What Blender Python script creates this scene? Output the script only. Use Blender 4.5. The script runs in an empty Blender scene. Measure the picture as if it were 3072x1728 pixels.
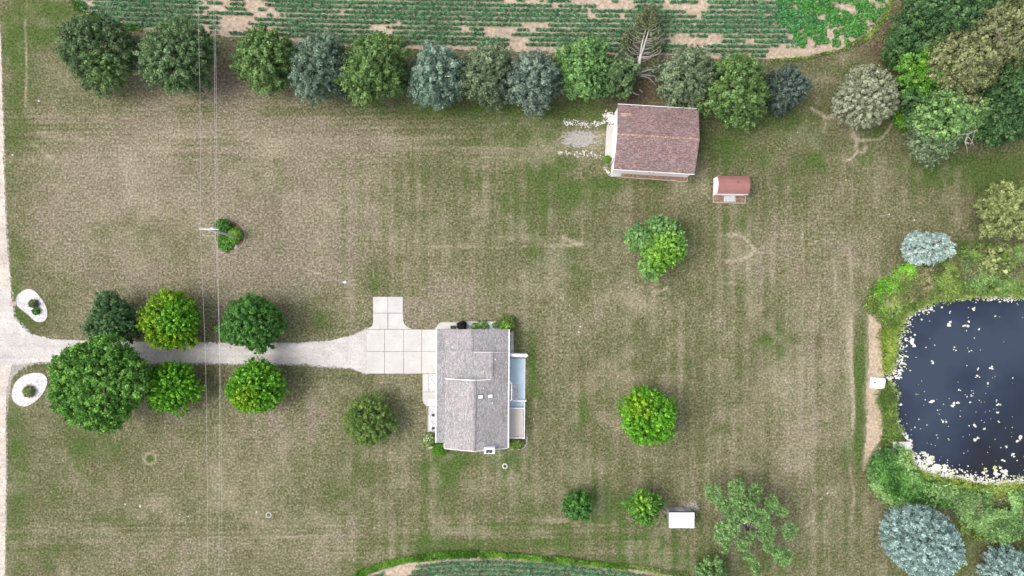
import bpy, bmesh, math, random
import numpy as np
from mathutils import Vector, Matrix

S = bpy.context.scene
C = S.collection
rad = math.radians

# ------------------------------------------------------------------ camera
CAM_H = 91.0          # drone height in metres
FPX = 2049.0          # focal length in photo pixels (24 mm equivalent)
cd = bpy.data.cameras.new('drone_camera')
cd.sensor_width = 36.0
cd.lens = FPX * 36.0 / 3072.0
cd.clip_start = 0.5
cd.clip_end = 6000
cam = bpy.data.objects.new('drone_camera', cd)
cam.location = (0, 0, CAM_H)
C.objects.link(cam)
S.camera = cam

# ------------------------------------------------------------------ light
SUN_EL, SUN_AZ = 56.0, 268.0      # azimuth clockwise from north (photo up)
w = bpy.data.worlds.new('World'); S.world = w
w.use_nodes = True
nt = w.node_tree; nt.nodes.clear()
sky = nt.nodes.new('ShaderNodeTexSky'); sky.sky_type = 'NISHITA'
sky.sun_disc = False
sky.sun_elevation = rad(SUN_EL); sky.sun_rotation = rad(SUN_AZ)
sky.dust_density = 4.0; sky.ozone_density = 1.0; sky.air_density = 1.0
hs = nt.nodes.new('ShaderNodeHueSaturation'); hs.inputs['Saturation'].default_value = 0.42
bgn = nt.nodes.new('ShaderNodeBackground'); bgn.inputs['Strength'].default_value = 0.14
wo = nt.nodes.new('ShaderNodeOutputWorld')
nt.links.new(sky.outputs[0], hs.inputs['Color'])
nt.links.new(hs.outputs[0], bgn.inputs['Color'])
nt.links.new(bgn.outputs[0], wo.inputs['Surface'])
sd = bpy.data.lights.new('sun', 'SUN'); sd.energy = 0.70; sd.angle = rad(36); sd.color = (1, 0.95, 0.86)
sun = bpy.data.objects.new('sun', sd); C.objects.link(sun)
az, el = rad(SUN_AZ), rad(SUN_EL)
sdir = Vector((math.sin(az) * math.cos(el), math.cos(az) * math.cos(el), math.sin(el)))
sun.rotation_euler = sdir.to_track_quat('Z', 'Y').to_euler()
sun.location = sdir * 150
S.view_settings.view_transform = 'Standard'
S.view_settings.look = 'None'
S.view_settings.exposure = 1.04
S.view_settings.gamma = 1.0

# ------------------------------------------------------------------ helpers
def W(px, py, h=0.0):
    """survey coordinate of a point seen at photo pixel (px, py) that stands h metres up"""
    k = (CAM_H - h) / FPX
    return ((px - 1536) * k, (864 - py) * k, h)

def tag(o, label=None, cat=None, group=None, kind=None):
    if label: o['label'] = label
    if cat: o['category'] = cat
    if group: o['group'] = group
    if kind: o['kind'] = kind
    return o

def empty(name, loc, label, cat, group=None, rz=0):
    o = bpy.data.objects.new(name, None); C.objects.link(o)
    o.empty_display_size = 0.3
    o.location = loc; o.rotation_euler = (0, 0, rz)
    return tag(o, label, cat, group)

def link(name, me, mat, parent=None):
    o = bpy.data.objects.new(name, me); C.objects.link(o)
    if mat is not None and len(me.materials) == 0: me.materials.append(mat)
    if parent is not None: o.parent = parent
    return o

def np_mesh(name, V, n, tint=None, extra=None, smooth=False):
    """mesh of separate n-gons: V is (faces*n, 3)"""
    V = np.ascontiguousarray(V, dtype=np.float32)
    nv = len(V); nf = nv // n
    me = bpy.data.meshes.new(name)
    me.vertices.add(nv); me.vertices.foreach_set('co', V.ravel())
    me.loops.add(nv); me.loops.foreach_set('vertex_index', np.arange(nv, dtype=np.int32))
    me.polygons.add(nf); me.polygons.foreach_set('loop_start', np.arange(0, nv, n, dtype=np.int32))
    if tint is not None:
        a = me.attributes.new('tint', 'FLOAT', 'POINT')
        a.data.foreach_set('value', np.repeat(tint, n).astype(np.float32))
    me.update()
    return me

class MB:
    """collects boxes, tubes and faces into one mesh"""
    def __init__(s): s.v = []; s.f = []
    def face(s, pts):
        b = len(s.v); s.v += [tuple(p) for p in pts]; s.f.append(tuple(range(b, b + len(pts)))); return s
    def prism(s, poly, z0, z1):
        """poly: list of (x, y) counter-clockwise; z0/z1 numbers or lists"""
        n = len(poly); b = len(s.v)
        a0 = z0 if isinstance(z0, (list, tuple)) else [z0] * n
        a1 = z1 if isinstance(z1, (list, tuple)) else [z1] * n
        s.v += [(p[0], p[1], z) for p, z in zip(poly, a0)]
        s.v += [(p[0], p[1], z) for p, z in zip(poly, a1)]
        s.f.append(tuple(b + i for i in reversed(range(n))))
        s.f.append(tuple(b + n + i for i in range(n)))
        for i in range(n):
            j = (i + 1) % n
            s.f.append((b + i, b + j, b + n + j, b + n + i))
        return s
    def box(s, x0, x1, y0, y1, z0, z1):
        return s.prism([(x0, y0), (x1, y0), (x1, y1), (x0, y1)], z0, z1)
    def tube(s, pts, radii, n=7, cap=True):
        pts = [Vector(p) for p in pts]
        if not isinstance(radii, (list, tuple)): radii = [radii] * len(pts)
        b = len(s.v)
        for i, p in enumerate(pts):
            d = (pts[min(i + 1, len(pts) - 1)] - pts[max(i - 1, 0)]).normalized()
            u = d.orthogonal().normalized() if abs(d.z) > .9 else d.cross(Vector((0, 0, 1))).normalized()
            v = d.cross(u)
            for k in range(n):
                a = 2 * math.pi * k / n
                q = p + (u * math.cos(a) + v * math.sin(a)) * radii[i]
                s.v.append((q.x, q.y, q.z))
        for i in range(len(pts) - 1):
            for k in range(n):
                a = b + i * n + k; c = b + i * n + (k + 1) % n
                s.f.append((a, c, c + n, a + n))
        if cap:
            s.f.append(tuple(b + k for k in reversed(range(n))))
            s.f.append(tuple(b + (len(pts) - 1) * n + k for k in range(n)))
        return s
    def build(s, name, mat, parent=None, smooth=False, bevel=0.0):
        me = bpy.data.meshes.new(name)
        me.from_pydata(s.v, [], s.f)
        bm = bmesh.new(); bm.from_mesh(me)
        bmesh.ops.recalc_face_normals(bm, faces=bm.faces)
        if bevel > 0:
            bmesh.ops.bevel(bm, geom=list(bm.edges), offset=bevel, segments=2, affect='EDGES', profile=0.5)
        bm.to_mesh(me); bm.free()
        if smooth:
            me.polygons.foreach_set('use_smooth', [True] * len(me.polygons))
        me.update()
        return link(name, me, mat, parent)

def rng_(seed): return np.random.default_rng(seed)

def smoothed(pts, it=2):
    p = [tuple(q[:2]) for q in pts]
    for _ in range(it):
        r = []
        for i in range(len(p)):
            a, b = p[i], p[(i + 1) % len(p)]
            r.append((a[0] * .75 + b[0] * .25, a[1] * .75 + b[1] * .25))
            r.append((a[0] * .25 + b[0] * .75, a[1] * .25 + b[1] * .75))
        p = r
    return p

def densify(pts, step, jit, seed=1):
    r = rng_(seed); out = []
    n = len(pts)
    for i in range(n):
        a = np.array(pts[i][:2]); b = np.array(pts[(i + 1) % n][:2])
        k = max(1, int(np.linalg.norm(b - a) / step))
        for j in range(k):
            q = a + (b - a) * j / k + r.normal(0, jit, 2) * (1 if jit else 0)
            out.append((float(q[0]), float(q[1])))
    return out

def sheet(name, pts, z, mat, step=0, jit=0.0, thick=0.0, seed=1, parent=None, kind=None, label=None):
    p = [q[:2] for q in pts]
    if step: p = densify(p, step, jit, seed)
    bm = bmesh.new()
    vs = [bm.verts.new((x, y, z)) for x, y in p]
    f = bm.faces.new(vs)
    if f.normal.z < 0: f.normal_flip()
    bm.normal_update()
    if f.normal.z < 0: f.normal_flip()
    if thick:
        r = bmesh.ops.extrude_face_region(bm, geom=[f])
        for v in r['geom']:
            if isinstance(v, bmesh.types.BMVert): v.co.z += thick
        bmesh.ops.recalc_face_normals(bm, faces=bm.faces)
    bmesh.ops.triangulate(bm, faces=[f for f in bm.faces if len(f.verts) > 4])
    me = bpy.data.meshes.new(name); bm.to_mesh(me); bm.free()
    o = link(name, me, mat, parent)
    if kind: o['kind'] = kind
    if label: o['label'] = label
    return o

def in_poly(X, Y, poly):
    inside = np.zeros(X.shape, bool)
    n = len(poly)
    for i in range(n):
        x0, y0 = poly[i][:2]; x1, y1 = poly[(i + 1) % n][:2]
        if y0 == y1: continue
        c = ((Y > y0) != (Y > y1)) & (X < (x1 - x0) * (Y - y0) / (y1 - y0) + x0)
        inside ^= c
    return inside

def seg_dist(X, Y, pts, closed=False):
    d = np.full(X.shape, 1e9)
    n = len(pts)
    for i in range(n if closed else n - 1):
        ax, ay = pts[i][:2]; bx, by = pts[(i + 1) % n][:2]
        dx, dy = bx - ax, by - ay
        L = dx * dx + dy * dy + 1e-9
        t = np.clip(((X - ax) * dx + (Y - ay) * dy) / L, 0, 1)
        d = np.minimum(d, np.hypot(X - ax - t * dx, Y - ay - t * dy))
    return d

def vnoise(X, Y, scale, seed):
    """smooth value noise 0..1"""
    r = rng_(seed); G = r.random((64, 64))
    x = X / scale + 1000; y = Y / scale + 1000
    xi = np.floor(x).astype(int); yi = np.floor(y).astype(int)
    fx = x - xi; fy = y - yi
    fx = fx * fx * (3 - 2 * fx); fy = fy * fy * (3 - 2 * fy)
    g = lambda a, b: G[a % 64, b % 64]
    return (g(xi, yi) * (1 - fx) + g(xi + 1, yi) * fx) * (1 - fy) + (g(xi, yi + 1) * (1 - fx) + g(xi + 1, yi + 1) * fx) * fy

def fbm(X, Y, scale, seed, oct=4):
    a = 0; amp = 1; t = 0
    for k in range(oct):
        a = a + amp * vnoise(X, Y, scale / 2 ** k, seed + k); t += amp; amp *= .55
    return a / t

def sample_poly(poly, n, seed):
    r = rng_(seed)
    P = np.array([q[:2] for q in poly]); lo, hi = P.min(0), P.max(0)
    out = np.zeros((0, 2))
    while len(out) < n:
        q = lo + r.random((n * 2, 2)) * (hi - lo)
        q = q[in_poly(q[:, 0], q[:, 1], poly)]
        out = np.vstack([out, q])
    return out[:n]

# ------------------------------------------------------------------ materials
class NB:
    def __init__(s, name):
        s.m = bpy.data.materials.new(name); s.m.use_nodes = True
        s.t = s.m.node_tree; s.t.nodes.clear()
        s.out = s.t.nodes.new('ShaderNodeOutputMaterial')
        s.b = s.t.nodes.new('ShaderNodeBsdfPrincipled')
        s.t.links.new(s.b.outputs[0], s.out.inputs[0])
        s.geo = None
    def l(s, a, b): s.t.links.new(a, b)
    def pos(s):
        if s.geo is None: s.geo = s.t.nodes.new('ShaderNodeNewGeometry')
        return s.geo.outputs['Position']
    def noise(s, scale, detail=4, rough=.55, vec=None, dist=0):
        n = s.t.nodes.new('ShaderNodeTexNoise')
        n.inputs['Scale'].default_value = scale; n.inputs['Detail'].default_value = detail
        n.inputs['Roughness'].default_value = rough; n.inputs['Distortion'].default_value = dist
        s.l(vec if vec is not None else s.pos(), n.inputs['Vector'])
        return n.outputs['Fac']
    def voro(s, scale, feature='F1', out='Distance', vec=None):
        n = s.t.nodes.new('ShaderNodeTexVoronoi'); n.feature = feature
        n.inputs['Scale'].default_value = scale
        s.l(vec if vec is not None else s.pos(), n.inputs['Vector'])
        return n.outputs[out]
    def math(s, op, a, b=None, clamp=False):
        n = s.t.nodes.new('ShaderNodeMath'); n.operation = op; n.use_clamp = clamp
        for i, x in enumerate((a, b)):
            if x is None: continue
            if isinstance(x, (int, float)): n.inputs[i].default_value = x
            else: s.l(x, n.inputs[i])
        return n.outputs[0]
    def rng(s, x, a, b, c=0.0, d=1.0):
        n = s.t.nodes.new('ShaderNodeMapRange'); n.clamp = True
        s.l(x, n.inputs[0])
        for i, v in enumerate((a, b, c, d)): n.inputs[1 + i].default_value = v
        return n.outputs[0]
    def mix(s, f, a, b, mode='MIX'):
        n = s.t.nodes.new('ShaderNodeMix'); n.data_type = 'RGBA'; n.blend_type = mode
        n.clamp_factor = True
        if isinstance(f, (int, float)): n.inputs[0].default_value = f
        else: s.l(f, n.inputs[0])
        for i, x in ((6, a), (7, b)):
            if isinstance(x, tuple): n.inputs[i].default_value = (*x, 1)
            else: s.l(x, n.inputs[i])
        return n.outputs[2]
    def ramp(s, f, stops):
        n = s.t.nodes.new('ShaderNodeValToRGB')
        cr = n.color_ramp
        while len(cr.elements) < len(stops): cr.elements.new(.5)
        for e, (p, c) in zip(cr.elements, stops):
            e.position = p; e.color = (*c, 1)
        s.l(f, n.inputs[0])
        return n.outputs[0]
    def attr(s, name, out='Fac'):
        n = s.t.nodes.new('ShaderNodeAttribute'); n.attribute_name = name
        return n.outputs[out]
    def bump(s, h, strength=.5, dist=.05):
        n = s.t.nodes.new('ShaderNodeBump')
        n.inputs['Strength'].default_value = strength; n.inputs['Distance'].default_value = dist
        s.l(h, n.inputs['Height']); s.l(n.outputs[0], s.b.inputs['Normal'])
    def gray(s, f):
        n = s.t.nodes.new('ShaderNodeCombineColor')
        for i in range(3): s.l(f, n.inputs[i])
        return n.outputs[0]
    def fin(s, col, rough=.8, spec=.3):
        if isinstance(col, tuple): s.b.inputs['Base Color'].default_value = (*col, 1)
        else: s.l(col, s.b.inputs['Base Color'])
        s.b.inputs['Roughness'].default_value = rough
        s.b.inputs['Specular IOR Level'].default_value = spec
        return s.m

def speck_mat(name, cols, scale=6.0, rough=.9, big=.4, bump=.4, contrast=(.35, .65)):
    """mottled surface: three colours picked by fine noise, tone shifted by broad noise"""
    n = NB(name)
    f = n.noise(scale, 5, .7)
    f = n.rng(f, contrast[0], contrast[1])
    c = n.ramp(f, [(0, cols[0]), (.5, cols[1]), (1, cols[2])])
    g = n.rng(n.noise(big, 4, .6), .3, .7, .85, 1.12)
    c = n.mix(1.0, c, n.gray(g), 'MULTIPLY')
    n.bump(f, bump, .04)
    return n.fin(c, rough, .2)

def plain(name, col, rough=.6, var=.12, scale=1.5, spec=.3, metal=0):
    n = NB(name)
    g = n.rng(n.noise(scale, 5, .65), .3, .7, 1 - var, 1 + var)
    c = n.mix(1.0, col, n.gray(g), 'MULTIPLY')
    n.b.inputs['Metallic'].default_value = metal
    return n.fin(c, rough, spec)

M = {}
LEAF_GAIN = {'apple': 1.6, 'crop': 1.7, 'pine_dark': 2.0, 'pine_mid': 1.95, 'pine_green': 1.75, 'pine_blue': 1.7, 'spruce_teal': 1.45, 'oak_green': 1.45, 'pine_grey': 1.45, 'light_green': 1.45, 'hydrangea': 1.0, 'burgundy': 1.0, 'ice_blue': 1.5, 'steel_blue': 1.5, 'dead_needle': 1.5, 'olive': 1.45, 'maple_bright': 1.25, 'maple_yellow': 1.1,
             'lime': 1.1, 'vine': .9, 'reed': 1.0, 'shore_grass': .9, 'weed': 1.1, 'silver': 1.35, 'maple_deep': 1.7, 'juniper': 1.7, 'spruce_slate': 1.5, 'dark_blue': 1.5, 'wood_green': 1.25, 'crop_lush': 1.3}
def leaf_mat(name, c0, c1, c2, rough=.62, gain=None):
    n = NB(name)
    g_ = gain or LEAF_GAIN.get(name, 1.3)
    c0, c1, c2 = [tuple(min(.8, v * q) for v in c) for c, q in ((c0, g_), (c1, g_), (c2, g_ * 1.08))]
    t = n.attr('tint')
    c = n.ramp(t, [(.08, c0), (.5, c1), (.92, c2)])
    n.b.inputs['Roughness'].default_value = rough
    n.fin(c, rough, .25)
    tr = n.t.nodes.new('ShaderNodeBsdfTranslucent')
    n.l(c, tr.inputs['Color'])
    mx = n.t.nodes.new('ShaderNodeMixShader'); mx.inputs[0].default_value = .22
    n.l(n.b.outputs[0], mx.inputs[1]); n.l(tr.outputs[0], mx.inputs[2])
    n.l(mx.outputs[0], n.out.inputs[0])
    M[name] = n.m
    return n.m

leaf_mat('pine_dark',   (.028,.050,.022), (.052,.088,.036), (.105,.150,.065))
leaf_mat('pine_mid',    (.035,.060,.026), (.068,.115,.048), (.130,.190,.085))
leaf_mat('pine_green',  (.040,.072,.022), (.080,.140,.042), (.150,.230,.080))
leaf_mat('pine_blue', (.045,.072,.048), (.090,.135,.090), (.175,.235,.165))
leaf_mat('spruce_teal', (.060,.098,.070), (.135,.200,.148), (.260,.350,.265))
leaf_mat('pine_grey', (.055,.080,.042), (.120,.163,.090), (.215,.272,.160))
leaf_mat('spruce_slate', (.062,.090,.068), (.120,.165,.125), (.220,.285,.220))
leaf_mat('light_green', (.045,.095,.030), (.110,.215,.070), (.220,.370,.120))
leaf_mat('dark_blue', (.034,.052,.040), (.062,.090,.070), (.120,.158,.125))
leaf_mat('silver', (.120,.135,.080), (.225,.245,.160), (.350,.370,.265))
leaf_mat('olive', (.085,.105,.035), (.180,.215,.080), (.310,.350,.145))
leaf_mat('willow',      (.080,.095,.040), (.170,.190,.085), (.290,.310,.150))
leaf_mat('ice_blue', (.130,.190,.175), (.285,.385,.355), (.480,.590,.550))
leaf_mat('steel_blue', (.090,.138,.130), (.195,.280,.262), (.370,.480,.450))
leaf_mat('maple_bright', (.036,.125,.008), (.098,.290,.016), (.225,.500,.050))
leaf_mat('maple_yellow', (.070,.150,.008), (.170,.345,.014), (.370,.530,.040))
leaf_mat('maple_green', (.022,.075,.014), (.058,.165,.030), (.130,.290,.065))
leaf_mat('maple_deep', (.022,.056,.020), (.050,.105,.040), (.100,.170,.070))
leaf_mat('oak_green', (.030,.088,.014), (.078,.190,.030), (.170,.330,.066))
leaf_mat('lime', (.055,.135,.012), (.165,.370,.045), (.370,.570,.080))
leaf_mat('juniper',     (.035,.070,.015), (.080,.135,.030), (.170,.235,.065))
leaf_mat('apple',       (.045,.095,.030), (.105,.190,.062), (.215,.340,.120))
leaf_mat('wood_green', (.024,.060,.020), (.055,.120,.042), (.120,.210,.080))
leaf_mat('vine',        (.050,.150,.012), (.120,.310,.025), (.230,.460,.050))
leaf_mat('crop', (.014,.060,.026), (.034,.125,.052), (.090,.225,.100))
leaf_mat('crop_lush', (.020,.090,.018), (.055,.205,.040), (.140,.360,.090))
leaf_mat('weed',        (.070,.120,.025), (.150,.240,.050), (.300,.400,.110))
leaf_mat('reed',        (.120,.130,.055), (.270,.260,.130), (.430,.390,.230))
leaf_mat('shore_grass', (.130,.210,.030), (.270,.390,.055), (.450,.540,.130))
leaf_mat('dead_needle', (.050,.065,.030), (.105,.125,.060), (.190,.210,.110))
leaf_mat('hydrangea',   (.55,.55,.45), (.75,.74,.66), (.85,.84,.78))
leaf_mat('burgundy',    (.012,.010,.010), (.022,.018,.018), (.04,.032,.03))

M['bark'] = speck_mat('bark', [(.10,.075,.055), (.16,.125,.095), (.24,.20,.16)], 5)
M['bark_pale'] = speck_mat('bark_pale', [(.20,.18,.15), (.30,.27,.24), (.42,.39,.35)], 5)
M['dead_wood'] = speck_mat('dead_wood', [(.33,.30,.27), (.46,.43,.40), (.60,.57,.54)], 4, bump=.2)
M['split_wood'] = speck_mat('split_wood', [(.30,.13,.06), (.45,.22,.11), (.55,.32,.18)], 8)
M['white_paint'] = plain('white_paint', (.80,.80,.80), .5, .04)
M['white_siding'] = plain('white_siding', (.88,.89,.91), .5, .05)
M['dark_metal'] = plain('dark_metal', (.05,.055,.065), .5, .1)
M['galvanised'] = plain('galvanised', (.45,.46,.48), .45, .1, metal=.2)
M['glass_dark'] = plain('glass_dark', (.03,.035,.04), .1, .05, spec=.6)
M['skylight'] = plain('skylight', (.82,.84,.85), .25, .03)

# gravel, soil, concrete
def gravel_mat(name, a, b, c, scale=3.2, dark=(.22,.20,.18), amt=.25):
    n = NB(name)
    f = n.rng(n.noise(scale, 6, .75), .33, .67)
    c0 = n.ramp(f, [(0, a), (.45, b), (1, c)])
    v = n.voro(7.0, out='Color')
    sep = n.t.nodes.new('ShaderNodeSeparateColor'); n.l(v, sep.inputs[0])
    c0 = n.mix(n.rng(sep.outputs[0], 0, 1, .0, .30), c0, c, 'MIX')
    k = n.math('GREATER_THAN', sep.outputs[1], 1 - amt)
    c0 = n.mix(n.math('MULTIPLY', k, .5), c0, dark)
    mpg = n.t.nodes.new('ShaderNodeMapping'); mpg.inputs['Scale'].default_value = (.08, 1.6, 1); n.l(n.pos(), mpg.inputs['Vector'])
    c0 = n.mix(n.rng(n.noise(1.0, 4, .6, mpg.outputs[0]), .48, .66, 0, .45), c0, a)
    big = n.rng(n.noise(.35, 5, .65), .35, .65, .84, 1.1)
    c0 = n.mix(1.0, c0, n.gray(big), 'MULTIPLY')
    n.bump(sep.outputs[2], .5, .03)
    return n.fin(c0, .9, .2)
M['gravel'] = gravel_mat('gravel', (.36,.33,.31), (.475,.44,.42), (.585,.55,.53), 4.5, dark=(.30,.27,.25), amt=.10)
M['road'] = gravel_mat('road', (.36,.30,.25), (.49,.425,.37), (.62,.56,.51), 2.0, amt=.1)
M['white_gravel'] = gravel_mat('white_gravel', (.36,.35,.35), (.60,.58,.60), (.82,.80,.82), 4.5, amt=.35)
M['river_gravel'] = gravel_mat('river_gravel', (.30,.30,.28), (.50,.50,.48), (.75,.74,.72), 5, amt=.4)

def concrete_mat(name, base, joint=False):
    n = NB(name)
    big = n.rng(n.noise(.5, 5, .65), .3, .7, .88, 1.07)
    fine = n.rng(n.noise(9, 3, .6), .3, .7, .95, 1.05)
    c = n.mix(1.0, base, n.gray(n.math('MULTIPLY', big, fine)), 'MULTIPLY')
    st = n.rng(n.noise(.9, 6, .7, dist=1.5), .54, .70, 0, .4)
    c = n.mix(st, c, (base[0]*.62, base[1]*.6, base[2]*.56))
    n.bump(fine, .15, .02)
    return n.fin(c, .85, .2)
M['concrete'] = concrete_mat('concrete', (.50,.478,.455))
M['concrete_old'] = concrete_mat('concrete_old', (.46,.43,.40))
M['blue_paint'] = concrete_mat('blue_paint', (.46,.58,.66))
M['tan_deck'] = plain('tan_deck', (.58,.52,.48), .7, .05)
M['mulch'] = speck_mat('mulch', [(.14,.075,.05), (.24,.145,.10), (.38,.26,.19)], 4)
M['straw_soil'] = speck_mat('straw_soil', [(.26,.195,.135), (.38,.30,.215), (.50,.41,.30)], 3)
M['brick'] = speck_mat('brick', [(.30,.22,.20), (.42,.33,.31), (.52,.44,.42)], 5)
M['edging'] = plain('edging', (.45,.42,.38), .8, .2)
M['stone'] = speck_mat('stone', [(.45,.42,.40), (.62,.59,.56), (.78,.75,.72)], 3)

def field_mat():
    n = NB('field_soil')
    f = n.rng(n.noise(2.2, 6, .7), .35, .65)
    c = n.ramp(f, [(0, (.29,.215,.155)), (.5, (.41,.325,.25)), (1, (.53,.44,.36))])
    g = n.rng(n.noise(.25, 4, .6), .3, .7, .85, 1.1)
    c = n.mix(1.0, c, n.gray(g), 'MULTIPLY')
    n.bump(f, .5, .05)
    return n.fin(c, .95, .1)
M['field_soil'] = field_mat()

def shingle_mat(name, cols, rot=0.0, row=.14, tab=.32, stain=None, strength=1.0):
    """staggered shingle tabs, each with its own tone"""
    n = NB(name)
    tc = n.t.nodes.new('ShaderNodeTexCoord')
    mp = n.t.nodes.new('ShaderNodeMapping'); mp.inputs['Rotation'].default_value = (0, 0, rot)
    n.l(tc.outputs['Object'], mp.inputs['Vector'])
    bt = n.t.nodes.new('ShaderNodeTexBrick')
    bt.inputs['Scale'].default_value = 1.0
    bt.inputs['Brick Width'].default_value = tab; bt.inputs['Row Height'].default_value = row
    bt.inputs['Mortar Size'].default_value = .012
    bt.inputs['Color1'].default_value = (0, 0, 0, 1); bt.inputs['Color2'].default_value = (1, 1, 1, 1)
    bt.inputs['Mortar'].default_value = (.1, .1, .1, 1)
    bt.offset = .5
    n.l(mp.outputs[0], bt.inputs['Vector'])
    sp = n.noise(6.5, 4, .75, mp.outputs[0])
    f = n.math('ADD', n.math('MULTIPLY', bt.outputs['Color'], .40 * strength), n.math('MULTIPLY', n.rng(sp, .34, .66), .60))
    c = n.ramp(f, [(0.05, cols[0]), (.5, cols[1]), (.95, cols[2])])
    g = n.rng(n.noise(.35, 5, .65), .3, .7, .86, 1.1)
    c = n.mix(1.0, c, n.gray(g), 'MULTIPLY')
    if stain: c = n.mix(n.rng(n.noise(.5, 4, .6, dist=.5), .45, .68, 0, .45), c, stain)
    n.bump(f, .3, .02)
    return n.fin(c, .9, .15)
M['grey_shingle'] = shingle_mat('grey_shingle', [(.16,.150,.150), (.285,.268,.268), (.53,.50,.50)], rad(90), stain=(.33,.28,.30))
M['grey_shingle_dark'] = shingle_mat('grey_shingle_dark', [(.140,.135,.140), (.245,.235,.240), (.44,.42,.425)], rad(90))
M['brown_shingle'] = shingle_mat('brown_shingle', [(.105,.066,.064), (.205,.135,.130), (.45,.33,.31)], 0, stain=(.20,.16,.165))
M['ridge_moss'] = speck_mat('ridge_moss', [(.17,.11,.095), (.28,.18,.145), (.52,.38,.28)], 4)
M['red_roof'] = plain('red_roof', (.29,.135,.12), .6, .12, 1.2)
M['wood_grey'] = speck_mat('wood_grey', [(.34,.33,.33), (.48,.46,.46), (.62,.60,.60)], 4)

# ------------------------------------------------------------------ the ground
pond_px = [(3400,860),(3200,872),(3072,884),(3000,878),(2930,879),(2880,882),(2830,886),(2790,896),(2748,920),(2708,940),(2684,960),
           (2677,1000),(2671,1050),(2662,1090),(2656,1120),(2668,1150),(2682,1200),(2677,1250),(2692,1295),(2716,1320),(2724,1350),
           (2718,1372),(2733,1400),(2768,1420),(2802,1434),(2850,1440),(2900,1446),(2955,1458),(3020,1462),(3072,1456),(3200,1445),(3400,1420),(3560,1300),(3600,1150),(3540,960)]
pond_px = [(x - (4 if x < 2700 else 0), y - (7 if y < 900 else (3 if y < 950 else 0))) for x, y in pond_px]
pond = [W(*p)[:2] for p in pond_px]
WATER_Z = -0.14

def gaxis(lo, hi, step, far):
    a = list(np.arange(lo, hi + step, step))
    e = step; x = a[-1]
    while x < far: e *= 1.5; x += e; a.append(x)
    e = step; x = a[0]; pre = []
    while x > -far: e *= 1.5; x -= e; pre.append(x)
    return np.array(pre[::-1] + a)
gx = gaxis(-71, 73, .17, 3000); gy = gaxis(-41, 41, .17, 3000)
GX, GY = np.meshgrid(gx, gy)
PX = GX * FPX / CAM_H + 1536; PY = 864 - GY * FPX / CAM_H      # survey pixels of the ground grid
pin = in_poly(GX, GY, pond)
pd = seg_dist(GX, GY, pond, True)
GZ = np.where(pin, -1.3 * np.clip(pd / 2.4, 0, 1) ** .55, 0.0)
GZ += np.where(pin, 0, .10 * (fbm(GX, GY, 16, 5, 3) - .5) * 0)

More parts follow.
